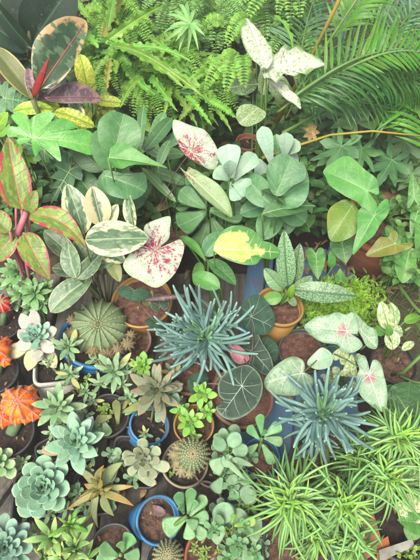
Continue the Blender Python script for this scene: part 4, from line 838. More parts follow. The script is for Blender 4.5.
t = thing('arrow_leaf_plant', 'arrowhead plant with smooth heart shaped leaves in a wide terracotta pot', 'potted plant', below(370, 235, .2, .0))
O, r_, A_ = pot(t, 386, 221, .22, 41, 'terracotta', 'soil_red', h=.20, lip=.02, thick=.09, taper=.62)
traced(t, [(323, 172), (328, 166), (343, 158), (352, 160), (363, 170), (375, 178), (379, 190), (377, 195), (369, 192), (377, 203), (376, 214), (370, 215), (362, 208), (357, 203), (345, 197), (330, 187), (326, 178)], (367, 191), (324, 171), .42, 'arrow_green', .25, 'vein_pale', O, 'stem_green', .0018, ribs=12, vw=.006, arch=.06)
traced(t, [(328, 212), (337, 203), (347, 200), (357, 207), (359, 227), (352, 237), (340, 242), (330, 240), (327, 227)], (352, 206), (331, 240), .38, 'arrow_yellow', .3, 'vein_pale', O, 'stem_green', .0018, ribs=8, vw=.006)
traced(t, [(388, 198), (389, 212), (380, 225), (373, 237), (363, 245), (353, 255), (354, 243), (357, 230), (357, 215), (362, 208), (367, 212), (375, 216), (377, 211), (381, 202)], (374, 216), (353, 254), .40, 'arrow_green', .3, 'vein_pale', O, 'stem_green', .0018, ribs=10, vw=.008, cup=.3)
traced(t, [(366, 255), (372, 247), (380, 238), (388, 238), (390, 233), (395, 231), (398, 235), (397, 243), (405, 243), (413, 242), (412, 247), (402, 252), (390, 256), (377, 258)], (395, 244), (367, 255), .34, 'arrow_bronze', .4, 'vein_pale', O, 'stem_green', .0018, label='bronze brown arrowhead leaf', ribs=9, vw=.008)
traced(t, [(394, 264), (399, 254), (408, 248), (415, 250), (416, 262), (413, 275), (404, 283), (397, 277)], (409, 252), (403, 282), .3, 'arrow_green', .4, 'vein_pale', O, 'stem_green', .0018, ribs=8, vw=.008)
leafy(t, [
          ('heart', 342, 244, 346, 264, 24, .27, .25, dict(mat='big_round_deep')), ('heart', 396, 262, 386, 274, 18, .25, .24, {}), ('arrow', 414, 196, 412, 172, 14, .36, .38, {}), ('arrow', 418, 210, 410, 240, 16, .3, .26, {}), ('arrow', 424, 236, 418, 262, 22, .3, .28, {})], 'arrow_green', O, petr=.0018)
t = thing('young_heart_plant', 'two small heart shaped leaves rising left of the arrowhead plant', 'seedling', below(315, 268, .15, .0))
leafy(t, [('heart', 316, 256, 318, 280, 18, .24, .22, {}), ('heart', 341, 280, 340, 268, 12, .2, .23, dict(roll=.4)), ('ellip', 332, 268, 331, 250, 8, .2, .25, {})], 'arrow_green', below(325, 290, .12, .03))

# red edged aglaonema at left edge
t = thing('pink_edged_aglaonema', 'aglaonema with green leaves edged bright pink on pink stalks at the left edge', 'aglaonema', below(20, 235, .35, .0))
rt = below(6, 262, .3, .06)
leafy(t, [('lance', 22, 210, 8, 136, 29, .42, .52, dict(up=.15, nv=22, nu=8)), ('lance', 30, 214, 87, 248, 24, .42, .38, dict(up=.4, arch=.14, nv=22, nu=8, side=-.12)), ('lance', 24, 233, 50, 280, 26, .40, .34, dict(up=.3, arch=.08, nv=22, nu=8)), ('ovate', 28, 214, 36, 190, 14, .42, .46, {}), ('ovate', 16, 234, -8, 262, 24, .38, .34, {}), ('ovate', 10, 232, -14, 212, 22, .4, .42, {}), ('ovate', 16, 208, 2, 178, 16, .36, .4, {})], 'red_aglo', rt, 'stem_pink', petr=.0042)
mb = MB(); rod(mb, [rt, P(14, 242, .35), P(22, 224, .4), P(26, 212, .43)], lambda q: .009 * (1.2 - .5 * q), 9); part(mb, 'stem', 'stem_pink', t)

t = thing('cream_edged_ficus', 'variegated ficus with dark green leaves widely edged in cream', 'ficus', below(95, 250, .35, .0))
rt = below(92, 270, .28, .05)
leafy(t, [('ovate', 85, 240, 149, 238, 36, .42, .42, dict(up=.25, arch=.05, nv=22, nu=8)), ('ovate', 84, 234, 67, 184, 27, .38, .46, dict(up=.15, nv=20)), ('ovate', 102, 226, 92, 186, 26, .39, .45, dict(up=.1, mat='cream_leaf')), ('ovate', 104, 228, 118, 204, 14, .38, .42, dict(mat='cream_leaf')), ('ovate', 134, 228, 128, 193, 14, .38, .42, dict(roll=.4)),
          ('ovate', 100, 250, 126, 262, 18, .3, .3, {}), ('ovate', 108, 258, 120, 282, 14, .29, .27, dict(mat='olive_leaf'))], 'cream_ficus', rt, 'stem_dull')
leafy(t, [('ovate', 50, 312, 92, 277, 26, .27, .29, dict(up=.25, roll=.2, nv=20)), ('ovate', 76, 278, 68, 241, 20, .32, .36, dict(roll=.3)), ('ovate', 77, 279, 101, 252, 17, .32, .33, dict(roll=-.4)), ('ovate', 74, 258, 44, 230, 20, .3, .34, {}), ('ovate', 80, 268, 116, 262, 14, .29, .29, {}), ('ovate', 78, 272, 52, 268, 16, .28, .28, {}), ('ovate', 90, 264, 74, 240, 18, .3, .34, {}), ('ovate', 84, 275, 88, 262, 14, .27, .3, {})], 'grey_ficus', rt, 'stem_dull')

t = thing('star_succulent', 'green star shaped succulent rosette under the pink edged leaves', 'succulent', below(18, 275, .2, .0))
mb = MB(); rosette(mb, P(18, 271, .24), .060, 26, .34, .12, 80, 0, 'point', tocam(P(18, 271, .24)) * .4 + UP, arch=.04); part(mb, 'rosette', 'green_star', t)
mb = MB(); rod(mb, [below(18, 280, .2, .03), P(18, 273, .235)], lambda q: .005, 7); part(mb, 'stem', 'stem_green', t)
t = thing('branching_succulent', 'branching light green succulent with pointed leaves above the pale pink rosette', 'succulent', below(38, 295, .18, .0))
for (x, y, z, rr, n) in ((34, 292, .22, .045, 14), (42, 303, .2, .035, 10), (20, 293, .2, .036, 11), (46, 288, .2, .032, 10), (30, 308, .17, .032, 11), (12, 300, .17, .034, 11), (52, 300, .16, .03, 10), (8, 284, .18, .034, 11)):
    mb = MB(); c = P(x, y, z); rosette(mb, c, rr * 1.1, n + 2, .40, .13, 78, -5, 'point', tocam(c) * .3 + UP, arch=.05); part(mb, 'rosette', 'green_star', t)
mb = MB()
for (x, y, z) in ((34, 292, .21), (42, 303, .19), (20, 293, .19), (46, 288, .19), (30, 308, .16)): rod(mb, curve(below(34, 304, .15, .04), P(x, y, z), .01), lambda q: .0035, 6)
part(mb, 'stem', 'stem_green', t)

# moon cacti
def moon(label, cx, cy, z, rpx, mat, potargs, lobes, spn='spine_pink'):
    t = thing('grafted_moon_cactus', label, 'cactus', below(cx, cy, z, .0), 'grafted moon cacti in small black pots')
    O, r_, A_ = pot(t, *potargs); c = P(cx, cy, z); r = rpx * MPP(c)
    mb = MB(); rod(mb, [O + Vector((0, 0, -.01)), c - UP * r * .6], lambda q: r * .36, 10); part(mb, 'stock', 'cactus_green', t)
    AX = tocam(c) * .5 + UP
    cactus(t, c, r, 9, mat, spn, AX, .8, 'crown', .13, 13, .17, 11, .00045)
    for (dx, dy, k) in lobes:
        cc = P(cx + dx, cy + dy, z - .012); cactus(t, cc, r * k, 7, mat, spn, AX, .85, 'offset', .15, 8, .18, 7, .0005)
    return t
moon('big orange grafted cactus ball over a black pot of dark soil', 20, 404, .17, 17, 'cactus_orange', (10, 432, .115, 24, 'plastic_black', 'soil_dark', .10), ((12, -2, .55), (14, 9, .5), (-16, 14, .6), (9, -11, .5), (-3, 13, .5), (-10, -8, .5), (6, 12, .5), (-13, 3, .5)))
moon('orange red grafted cactus ball at the left edge above the big orange one', -3, 351, .17, 13, 'cactus_orange', (-4, 372, .12, 22, 'plastic_black', 'soil_dark', .10), ((8, -8, .55), (8, 10, .5)))
moon('crimson pink grafted cactus ball at the left edge below the star succulent', 2, 304, .19, 9.5, 'cactus_red', (2, 322, .13, 20, 'plastic_black', 'soil_dark', .10), ((5, 4, .5), (-6, 6, .5)), 'spine_white')
tt = thing('black_pot', 'small black pot of dark soil at the left edge between the orange cacti', 'pot', below(0, 388, .1, .0)); pot(tt, 1, 386, .105, 17, 'plastic_black', 'soil_dark', h=.09)

# ghost plant in white square pot
t = thing('ghost_plant', 'pale pinkish rosette with mint centre in a square off white pot', 'potted succulent', below(45, 375, .1, .0))
pot(t, 56, 366, .135, 21, 'plastic_white', 'soil_dark', h=.12, sq=7, rot=.22, taper=.80, tilt=(.12, .34), lip=.014, thick=.09)
c = P(36, 340, .19)
leafy(t, [('point', 31, 334, 21, 313, 13, .19, .21, dict(th=.006)), ('point', 37, 332, 33, 309, 12, .19, .22, dict(th=.006)), ('point', 42, 335, 57, 329, 12, .19, .21, dict(th=.006)), ('point', 40, 340, 54, 352, 13, .19, .18, dict(th=.006)), ('point', 36, 343, 28, 371, 15, .17, .15, dict(th=.006, mat='ghost_outer')),
          ('point', 40, 343, 56, 368, 16, .165, .14, dict(th=.006, mat='ghost_outer')), ('point', 30, 344, 3, 356, 16, .165, .15, dict(th=.006, mat='ghost_outer')), ('point', 32, 346, 16, 344, 14, .175, .18, dict(th=.006)), ('point', 36, 350, 40, 358, 12, .18, .18, dict(th=.006)), ('point', 40, 345, 38, 362, 12, .17, .16, dict(th=.006)), ('point', 42, 338, 55, 342, 12, .18, .19, dict(th=.006)), ('point', 30, 340, 18, 330, 12, .18, .2, dict(th=.006))], 'ghost', None)
mb = MB(); rosette(mb, P(36, 335, .20), .046, 22, .40, .14, 84, 20, 'eche', tocam(c) * .5 + UP); part(mb, 'rosette', 'ghost_inner', t)
mb = MB(); rod(mb, [below(48, 366, .1, .09), P(34, 345, .17)], lambda q: .005, 7); part(mb, 'stem', 'stem_dull', t)

# ribbed ball cactus
t = thing('ribbed_ball_cactus', 'large ribbed globe cactus with brown pups in a blue pot', 'potted cactus', below(97, 345, .1, .0))
O, r_, A_ = pot(t, 95, 338, .12, 34, 'plastic_blue', 'soil_dark', h=.11, lip=.014, tilt=(.25, .22), taper=.84)
c = P(100, 328, .135); cactus(t, c, 29.5 * MPP(c), 17, 'cactus_green', 'spine_tan', tocam(c) * .75 + UP * .5, .78, 'body', .09, 5, .06, 9, .0005)
for (x, y, k) in ((71, 333, 6), (94, 349, 8), (108, 355, 8), (118, 350, 7), (128, 344, 7), (103, 366, 5.5), (72, 320, 5), (131, 335, 5)):
    cc = P(x, y, .14); cactus(t, cc, k * MPP(cc), 9, 'cactus_brown', 'spine_tan', tocam(cc), .9, 'offset', .12, 8, .3, 6, .0004)
tt = thing('clay_pot', 'dull terracotta pot between the ball cactus and the wide brown pot', 'pot', below(135, 345, .08, .0)); pot(tt, 130, 340, .1, 21, 'terracotta_dull', 'soil_brown', h=.09)

t = thing('brown_soil_pot_plant', 'wide brown pot of bare soil with one round dark leaf and small sprouts', 'potted plant', below(142, 300, .12, .0))
O, r_, A_ = pot(t, 142, 300, .15, 30, 'plastic_tan', 'soil_red', h=.13, thick=.04, lip=.008)
leafy(t, [('disc', 134, 291, 132, 301, 33, .24, .23, dict(mat='alocasia', vein='vein_mid', vw=.008)), ('disc', 156, 322, 153, 330, 20, .2, .2, dict(mat='alocasia', vein='vein_mid', vw=.008)), ('disc', 160, 306, 158, 294, 18, .22, .22, dict(mat='alocasia_round', vein='vein_mid')),
          ('finger', 148, 306, 152, 290, 5, .18, .25, dict(th=.005, mat='olive_leaf')), ('finger', 150, 306, 142, 300, 5, .18, .21, dict(th=.005, mat='olive_leaf')), ('finger', 150, 306, 160, 302, 5, .18, .21, dict(th=.005, mat='olive_leaf'))], 'alocasia', O, 'stem_purple', petr=.0016)
mb = MB(); rod(mb, [P(146, 300, .24), P(165, 298, .25), P(190, 295, .26)], lambda q: .007 * (.5 + .7 * math.sin(q * 3)), 9); part(mb, 'stem', 'tineke_back', t)

# ================================================================== small rosettes left centre
def star(name, label, cx, cy, z, rpx, n, mat, wr=.34, th=.12, el1=0, kind='spoon', root=None, grp=None, cat='succulent', heads=None, tiltc=.4, potargs=None, potkw=None, start=.3, arch=-.05):
    t = thing(name, label, cat, below(cx, cy, z, .0), grp)
    if potargs: O, _, _ = pot(t, *potargs, **(potkw or {}))
    else: O = root or below(cx + 3, cy + 10, z, .05)
    mbs = MB()
    for (x, y, zz, rp, nn) in [(cx, cy, z, rpx, n)] + (heads or []):
        c = P(x, y, zz); mb = MB(); rosette(mb, c, rp * MPP(c), nn, wr, th, 80, el1, kind, tocam(c) * tiltc + UP * (1 - tiltc), start=start, arch=arch, jit=.12); part(mb, 'rosette', mat, t)
        rod(mbs, curve(O + Vector((rnd(-.01, .01), rnd(-.01, .01), -.01)), c, .005), lambda q: .003, 6)
    part(mbs, 'stem', 'stem_dull', t); return t
t = star('pale_star_succulent', 'pale blue green star succulents crowding a round grey pot below the ball cactus', 70, 374, .16, 18, 12, 'sprout_pale', wr=.30, kind='point', cat='potted succulent', potargs=(75, 380, .11, 23, 'plastic_grey', 'soil_dark'), potkw=dict(h=.1, thick=.05), heads=[(68, 346, .19, 20, 16), (86, 392, .14, 12, 10)])
mb = MB()
for k in range(9):
    c = P(82 + rnd(-7, 7), 378 + rnd(-12, 12), .13); rosette(mb, c, .012, 9, .5, .3, 80, 0, 'eche', UP)
part(mb, 'sprout', 'sprig', t)
star('pale_star_succulent', 'pale green spreading star succulent left of the dark sprout pot', 57, 407, .18, 27, 20, 'sprout_pale', wr=.32, kind='point', cat='succulent', heads=[(62, 424, .13, 18, 12)])
star('pointed_rosette', 'pale green pointed rosette above the main echeveria in a black tray', 75, 441, .17, 32, 30, 'eche', wr=.44, kind='point', cat='potted succulent', potargs=(58, 454, .10, 20, 'plastic_black', 'soil_dark'), potkw=dict(h=.09, sq=7, rot=.5))
star('pale_star_succulent', 'pale green star succulent between the ball cactus and the bronze rosette', 113, 371, .17, 24, 20, 'sprout_pale', wr=.28, kind='point', heads=[(122, 384, .15, 13, 9), (138, 366, .16, 13, 10), (100, 384, .14, 14, 10), (126, 370, .15, 13, 10)])
star('fresh_green_sprig', 'small yellow green succulent sprig beside the bronze rosette', 142, 366, .17, 15, 14, 'fresh_green', wr=.5, kind='point')
t = star('bronze_rosette', 'bronze grey rosette with long pointed leaves in a bright blue pot', 157, 389, .19, 31, 30, 'bronze', wr=.32, th=.10, kind='point', el1=-4, cat='potted succulent', potargs=(150, 424, .12, 20, 'plastic_blue', 'soil_dark'), potkw=dict(h=.11, thick=.07, tilt=(.34, .1), taper=.85))
leafy(t, [('spoon', 168, 400, 180, 398, 13, .16, .16, dict(th=.004)), ('spoon', 166, 392, 182, 384, 12, .16, .16, dict(th=.004)), ('spoon', 150, 404, 138, 400, 9, .16, .16, dict(th=.004)), ('spoon', 156, 412, 160, 422, 8, .15, .14, dict(th=.004))], 'kal', None)
t = star('green_sprig_pot', 'fresh green star sprigs in a small tan pot above the furry cactus', 189, 422, .17, 18, 14, 'fresh_green', wr=.46, kind='point', cat='potted succulent', potargs=(194, 424, .12, 20, 'plastic_tan', 'soil_brown'), potkw=dict(h=.1, thick=.05), heads=[(202, 393, .19, 17, 14), (207, 412, .16, 13, 10), (182, 410, .15, 12, 10), (194, 436, .14, 11, 9)])
t = thing('dark_sprout_pot', 'round black pot with tiny yellow green sprouts and grey stalks', 'potted succulent', below(108, 415, .09, .0))
O, r_, A_ = pot(t, 107, 415, .11, 22, 'plastic_black', 'soil_dark', h=.1, thick=.06)
mb = MB()
for k in range(12):
    c = P(105 + rnd(-9, 7), 410 + rnd(-5, 5), .115); rosette(mb, c, .010, 7, .6, .4, 80, 10, 'eche', UP)
part(mb, 'sprout', 'sprig', t)
leafy(t, [('spoon', 118, 424, 116, 400, 9, .11, .17, dict(th=.004)), ('spoon', 122, 412, 140, 404, 9, .12, .17, dict(th=.004)), ('spoon', 104, 422, 108, 436, 11, .12, .12, dict(th=.004, mat='sprout_pale')), ('spoon', 112, 416, 96, 420, 9, .12, .13, dict(th=.004))], 'olive_leaf', None)

t = thing('grey_leaf_succulent', 'grey felt leaved succulent in a square black tray', 'potted succulent', below(140, 462, .1, .0))
pot(t, 135, 461, .10, 24, 'plastic_black', 'soil_dark', h=.08, sq=8, rot=.78 + .72, taper=.85, thick=.05, drop=.03)
c = P(144, 460, .16)
leafy(t, [('spoon', 144, 458, 142, 438, 12, .15, .19, dict(th=.006)), ('spoon', 142, 460, 122, 454, 11, .15, .17, dict(th=.006)), ('spoon', 146, 460, 160, 448, 11, .15, .18, dict(th=.006)), ('spoon', 146, 462, 170, 468, 12, .16, .16, dict(th=.006)), ('spoon', 143, 463, 142, 478, 10, .15, .13, dict(th=.006)), ('spoon', 140, 464, 128, 474, 10, .14, .13, dict(th=.006)), ('spoon', 146, 465, 156, 478, 10, .15, .14, dict(th=.006)),
          ('spoon', 134, 474, 156, 484, 9, .12, .12, dict(th=.006)), ('spoon', 118, 466, 108, 482, 9, .12, .12, dict(th=.005, mat='kal')), ('spoon', 112, 460, 120, 448, 9, .11, .12, dict(th=.005, mat='kal'))], 'grey_leaf', None)
mb = MB(); rosette(mb, c, .045, 16, .48, .16, 85, 15, 'spoon', tocam(c)); part(mb, 'rosette', 'grey_leaf', t)
mb = MB(); rod(mb, [below(140, 464, .1, .07), c], lambda q: .004, 6); part(mb, 'stem', 'stem_dull', t)

t = thing('furry_ball_cactus', 'spiny globe cactus with clustered pups in a tan rimmed pot', 'potted cactus', below(186, 470, .09, .0))
O, r_, A_ = pot(t, 185, 463, .11, 23, 'plastic_cream', 'soil_dark', h=.1, thick=.06)
c = P(193, 455, .135); cactus(t, c, 17 * MPP(c), 21, 'cactus_green', 'spine_white', tocam(c) * .7 + UP * .4, .85, 'body', .12, 9, .14, 9, .0004)
for (x, y, k) in ((178, 448, 6), (174, 455, 6.5), (176, 463, 6.5), (182, 470, 6.5), (190, 473, 5), (184, 444, 5), (180, 456, 6)):
    cc = P(x, y, .128); cactus(t, cc, k * MPP(cc), 9, 'cactus_brown', 'spine_white', tocam(cc), .9, 'offset', .12, 9, .4, 6, .0004)
mb = MB(); rosette(mb, P(171, 474, .1), .010, 8, .6, .4, 80, 10, 'eche', UP); part(mb, 'sprout', 'sprig', t)

t = thing('spiny_cactus', 'small round cactus at the bottom edge below the blue pot of jade', 'potted cactus', below(165, 556, .09, .0))
pot(t, 166, 560, .1, 20, 'plastic_grey', 'soil_dark', h=.09)
c = P(168, 556, .12); cactus(t, c, 15 * MPP(c), 19, 'cactus_green', 'spine_white', tocam(c) * .5 + UP, .9, 'body', .12, 9, .16, 9, .0004)

# echeverias
t = thing('echeveria', 'large mint green echeveria rosette in a square black pot, left of the yellow brown plant', 'potted succulent', below(40, 490, .1, .0))
pot(t, 38, 494, .09, 25, 'plastic_black', 'soil_dark', h=.08, sq=8, rot=.15, taper=.8)
c = P(42, 487, .15); mb = MB(); rosette(mb, c, 33 * MPP(c), 34, .56, .10, 86, 2, 'eche', tocam(c) * .7 + UP * .3, start=.16, jit=.06); part(mb, 'rosette', 'eche', t)
t = thing('echeveria', 'blue green echeveria rosette cut off by the bottom left corner', 'succulent', below(4, 545, .1, .0))
c = P(5, 547, .15); mb = MB(); rosette(mb, c, 34 * MPP(c), 38, .42, .09, 86, 2, 'eche', tocam(c) * .7 + UP * .3, start=.14, jit=.05); part(mb, 'rosette', 'eche_blue', t)
mb = MB(); rod(mb, [below(4, 547, .1, .02), c - UP * .02], lambda q: .006, 8); part(mb, 'stem', 'stem_dull', t)
t = thing('echeveria', 'yellow green echeveria rosette at the left edge below the big orange cactus', 'succulent', below(0, 466, .1, .0))
c = P(-4, 464, .14); mb = MB(); rosette(mb, c, 22 * MPP(c), 22, .5, .10, 86, 2, 'eche', tocam(c) * .7 + UP * .3, start=.16); part(mb, 'rosette', 'eche_green', t)
mb = MB(); rod(mb, [below(-4, 466, .1, .02), c - UP * .02], lambda q: .006, 8); part(mb, 'stem', 'stem_dull', t)
tt = thing('wooden_batten', 'short pale wooden batten beside the large mint echeveria', 'batten', tuple(P(8, 480, .05))); plank(tt, tuple(P(8, 482, .08)), .14, .016, .03, R(62), 'wood_grey', 'board')

t = thing('yellow_brown_plant', 'succulent with yellowing brown tipped pointed leaves on the grey planks', 'succulent', below(98, 490, .1, .0))
pot(t, 94, 492, .08, 21, 'plastic_grey', 'soil_dark', h=.065, sq=8, rot=.1, taper=.85)
leafy(t, [('lance', 98, 488, 104, 465, 8, .14, .17, dict(th=.004, side=rnd(-.15, .15))), ('lance', 98, 489, 84, 484, 7, .14, .15, dict(th=.004, side=rnd(-.15, .15))), ('lance', 98, 492, 66, 510, 7, .14, .13, dict(th=.004, side=rnd(-.15, .15))), ('lance', 100, 490, 134, 486, 7, .13, .13, dict(th=.004, side=rnd(-.15, .15))), ('lance', 100, 492, 134, 506, 8, .14, .13, dict(th=.004, side=rnd(-.15, .15))), ('lance', 98, 494, 98, 528, 7, .13, .11, dict(th=.004, side=rnd(-.15, .15), mat='olive_leaf')),
          ('lance', 98, 490, 74, 466, 8, .12, .13, dict(th=.004, side=rnd(-.15, .15), mat='olive_leaf')), ('lance', 104, 486, 123, 462, 12, .12, .13, dict(th=.004, side=rnd(-.15, .15), mat='olive_leaf')), ('lance', 102, 494, 114, 516, 9, .12, .11, dict(th=.004, side=rnd(-.15, .15), mat='olive_leaf')), ('lance', 98, 490, 90, 478, 5, .15, .18, dict(th=.004, side=rnd(-.15, .15))), ('lance', 98, 490, 100, 478, 5, .15, .2, dict(th=.004, side=rnd(-.15, .15))), ('lance', 96, 492, 78, 498, 5, .13, .12, dict(th=.004, side=rnd(-.15, .15))), ('lance', 94, 496, 80, 526, 7, .11, .10, dict(th=.004, side=rnd(-.15, .15), mat='olive_leaf'))], 'yellow_brown', None)
mb = MB(); rosette(mb, P(98, 490, .15), .034, 14, .3, .15, 80, 20, 'lance', UP); part(mb, 'rosette', 'yellow_brown', t)
mb = MB()
for k in range(6): rosette(mb, P(76 + rnd(-6, 6), 490 + rnd(-8, 8), .09), .012, 9, .4, .3, 80, 0, 'lance', UP)
part(mb, 'sprout', 'sprig', t)

star('low_sedum', 'low pale sprigs filling the trays around the mint echeveria and pointed rosette', 60, 462, .11, 12, 10, 'sprout_pale', wr=.4, kind='point', heads=[(46, 452, .11, 11, 9), (92, 456, .12, 12, 10), (28, 512, .10, 12, 10), (66, 508, .11, 11, 9), (52, 432, .11, 11, 9), (94, 428, .12, 12, 10), (22, 462, .10, 11, 9), (86, 470, .11, 11, 9), (50, 514, .10, 11, 9)])
star('low_sedum', 'low grey green sprigs around the felt leaved succulent and yellow brown plant', 120, 462, .11, 12, 10, 'kal', wr=.5, kind='obov', heads=[(112, 454, .11, 11, 9), (150, 474, .11, 12, 10), (132, 478, .11, 12, 9), (110, 478, .11, 11, 9), (84, 506, .10, 11, 9), (112, 500, .10, 12, 9), (156, 446, .11, 10, 8), (78, 494, .10, 12, 9)])
star('low_sedum', 'low green sprigs between the small round pots right of the orange cactus', 92, 400, .12, 12, 10, 'sprout_pale', wr=.36, kind='point', heads=[(96, 360, .13, 13, 10), (84, 414, .11, 12, 9), (128, 398, .13, 14, 10), (134, 410, .12, 12, 9), (176, 404, .13, 13, 10), (48, 362, .145, 11, 9), (62, 372, .145, 11, 9), (172, 372, .14, 13, 10), (146, 434, .125, 10, 9), (102, 426, .11, 10, 8)])
t = thing('aloe_cluster', 'tangle of fleshy light green aloe like shoots at the bottom left', 'succulent', below(60, 540, .1, .0))
for (x, y, z, rp, n, m) in ((70, 525, .17, 18, 12, 'fresh_green'), (52, 538, .14, 24, 13, 'aloe_green'), (75, 548, .15, 24, 13, 'aloe_green'), (44, 556, .12, 22, 12, 'aloe_green'), (62, 560, .14, 24, 13, 'aloe_green'), (84, 560, .12, 20, 11, 'aloe_green'), (36, 540, .11, 16, 9, 'aloe_green')):
    c = P(x, y, z); mb = MB(); rosette(mb, c, rp * MPP(c) * 1.15, n, .24, .11, 75, 10, 'point', (tocam(c) + Vector((rnd(-.5, .5), rnd(-.5, .5), 0))), start=.5, arch=.10, jit=.25); part(mb, 'rosette', m, t)
mb = MB(); rod(mb, [below(60, 545, .1, .02), P(62, 545, .13)], lambda q: .008, 8); part(mb, 'stem', 'stem_green', t)

def obovates(t, rows, mat, O, th=.005, pet='stem_green'):
    leafy(t, [(k if isinstance(k, str) else 'spoon', *r) for k, *r in rows], mat, None)
t = thing('jade_plant', 'glossy green jade sprig leaning over a bright blue pot rim', 'potted succulent', below(160, 520, .1, .0))
O, r_, A_ = pot(t, 159, 520, .135, 22.5, 'plastic_blue', 'soil_brown', h=.12, thick=.07, tilt=(.42, -.08), lip=.014, taper=.86)
th = dict(th=.006)
leafy(t, [('obov', 184, 514, 178, 492, 12, .19, .23, th), ('obov', 188, 514, 192, 488, 12, .20, .24, th), ('obov', 186, 518, 163, 530, 20, .18, .17, th), ('obov', 190, 516, 206, 496, 12, .19, .21, th), ('obov', 190, 520, 209, 516, 14, .18, .18, th), ('obov', 188, 522, 190, 540, 13, .18, .17, th), ('obov', 190, 522, 206, 538, 13, .17, .16, th), ('obov', 184, 512, 180, 506, 9, .21, .25, th), ('obov', 190, 512, 196, 500, 10, .2, .22, th), ('obov', 186, 520, 198, 526, 11, .19, .18, th)], 'jade', None)
mb = MB(); rod(mb, curve(P(168, 532, .12), P(187, 516, .19), .02), lambda q: .004, 8); part(mb, 'stem', 'stem_green', t)
mb = MB(); mb.leaf(P(150, 508, .125), P(166, 514, .13), .02, NRM(P(158, 510, .1)), 'ellip', wave=.15); o = mb.build('dry_leaf', 'stem_purple'); tag(o, 'shrivelled dark leaf lying on the soil of the blue jade pot', 'dry leaf')

t = thing('kalanchoe_cluster', 'tall kalanchoe with round grey green scalloped leaves between the furry cactus and the blue pot', 'succulent', below(228, 470, .12, .0))
th = dict(th=.005)
leafy(t, [('ellip', 226, 450, 214, 438, 14, .2, .22, th), ('ellip', 228, 446, 240, 434, 16, .21, .23, th), ('obov', 226, 458, 212, 470, 18, .2, .18, th), ('ellip', 228, 454, 228, 468, 15, .21, .2, th), ('ellip', 232, 452, 248, 448, 15, .21, .21, th), ('ellip', 234, 460, 242, 468, 15, .2, .19, th), ('ellip', 240, 474, 250, 484, 12, .19, .18, th), ('obov', 222, 478, 214, 492, 14, .17, .15, th),
          ('ellip', 226, 444, 222, 428, 12, .18, .19, th), ('ellip', 232, 440, 236, 424, 14, .17, .18, th), ('ellip', 238, 476, 228, 482, 10, .19, .19, th), ('lance', 232, 458, 254, 466, 7, .22, .22, th), ('lance', 226, 460, 246, 480, 6, .22, .21, th)], 'kal', below(229, 466, .12, .1), 'stem_green', petr=.0016)
mb = MB(); rod(mb, [below(228, 472, .12, .04), P(230, 456, .2)], lambda q: .005, 7); part(mb, 'stem', 'stem_dull', t)
t = thing('kalanchoe_cluster', 'low kalanchoe with broad blue green leaves and a yellow green tip at the bottom centre', 'succulent', below(235, 530, .12, .0))
leafy(t, [('ellip', 226, 524, 222, 502, 24, .17, .18, th), ('ellip', 236, 528, 240, 508, 22, .16, .17, th), ('obov', 240, 524, 262, 530, 26, .17, .17, th), ('obov', 232, 530, 242, 544, 20, .16, .15, th), ('obov', 226, 530, 212, 540, 14, .17, .16, th), ('obov', 234, 526, 256, 520, 10, .19, .19, {**th, 'mat': 'fresh_green'}), ('obov', 232, 524, 234, 514, 6, .2, .23, {**th, 'mat': 'fresh_green'}), ('ellip', 224, 526, 214, 516, 12, .18, .2, th),
          ('ellip', 240, 498, 256, 490, 20, .16, .17, th), ('obov', 244, 548, 252, 562, 18, .16, .14, th), ('ellip', 240, 548, 230, 556, 12, .16, .15, th), ('obov', 228, 500, 238, 492, 12, .15, .16, {**th, 'mat': 'jade'})], 'kal', below(234, 535, .12, .09), 'stem_green', petr=.0016)
mb = MB(); rod(mb, [below(234, 532, .12, .03), P(234, 528, .17)], lambda q: .005, 7); part(mb, 'stem', 'stem_dull', t)
star('kalanchoe_sprigs', 'dense grey green kalanchoe sprigs filling the gap right of the furry cactus', 224, 474, .15, 15, 11, 'kal', wr=.62, th=.1, kind='obov', heads=[(236, 462, .15, 15, 10), (220, 462, .14, 13, 10), (244, 492, .15, 14, 10), (232, 486, .16, 13, 10), (222, 444, .14, 14, 10), (246, 478, .13, 12, 9), (236, 446, .15, 13, 10), (250, 458, .13, 11, 9)])
star('kalanchoe_sprigs', 'blue green kalanchoe sprigs crowding the bottom centre beside the grassy tufts', 222, 512, .13, 16, 11, 'kal', wr=.62, th=.1, kind='obov', heads=[(248, 538, .13, 16, 11), (236, 518, .14, 15, 10), (262, 545, .12, 13, 10), (216, 528, .13, 12, 9), (250, 556, .13, 14, 10), (230, 548, .12, 13, 10)])
t = star('small_jade_sprig', 'cluster of small glossy jade rosettes at the bottom edge by the terracotta pot', 238, 545, .18, 13, 12, 'jade', wr=.55, th=.12, kind='obov', heads=[(246, 528, .19, 10, 9), (214, 530, .19, 11, 10), (255, 553, .16, 12, 10), (228, 558, .16, 12, 9)], cat='succulent')
t = star('olive_sprig', 'olive green pointed sprigs beside the orange pot rim', 250, 505, .15, 12, 12, 'sprig', wr=.3, kind='lance', heads=[(242, 512, .15, 10, 9), (258, 518, .14, 10, 9), (256, 495, .13, 10, 9), (252, 530, .12, 10, 9)], cat='succulent')
tt = thing('grey_pot', 'round grey pot of soil tucked behind the jade sprig', 'pot', below(202, 498, .08, .0)); pot(tt, 204, 500, .10, 18, 'plastic_grey', 'soil_dark', h=.09)
tt = thing('red_pot', 'dull red pot half hidden right of the furry cactus', 'pot', below(208, 466, .08, .0)); pot(tt, 212, 468, .10, 18, 'terracotta_dull', 'soil_dark', h=.09)
t = thing('terracotta_sprout_pot', 'terracotta pot with thin sprouts at the bottom edge', 'potted plant', below(208, 552, .08, .0))
O, r_, A_ = pot(t, 212, 556, .12, 27, 'terracotta', 'soil_brown', h=.11)
mb = MB()
for k in range(8):
    rosette(mb, P(205 + rnd(-12, 14), 552 + rnd(-8, 8), .125), .014, 8, .35, .2, 80, 0, 'lance', UP)
part(mb, 'sprout', 'sprig', t)
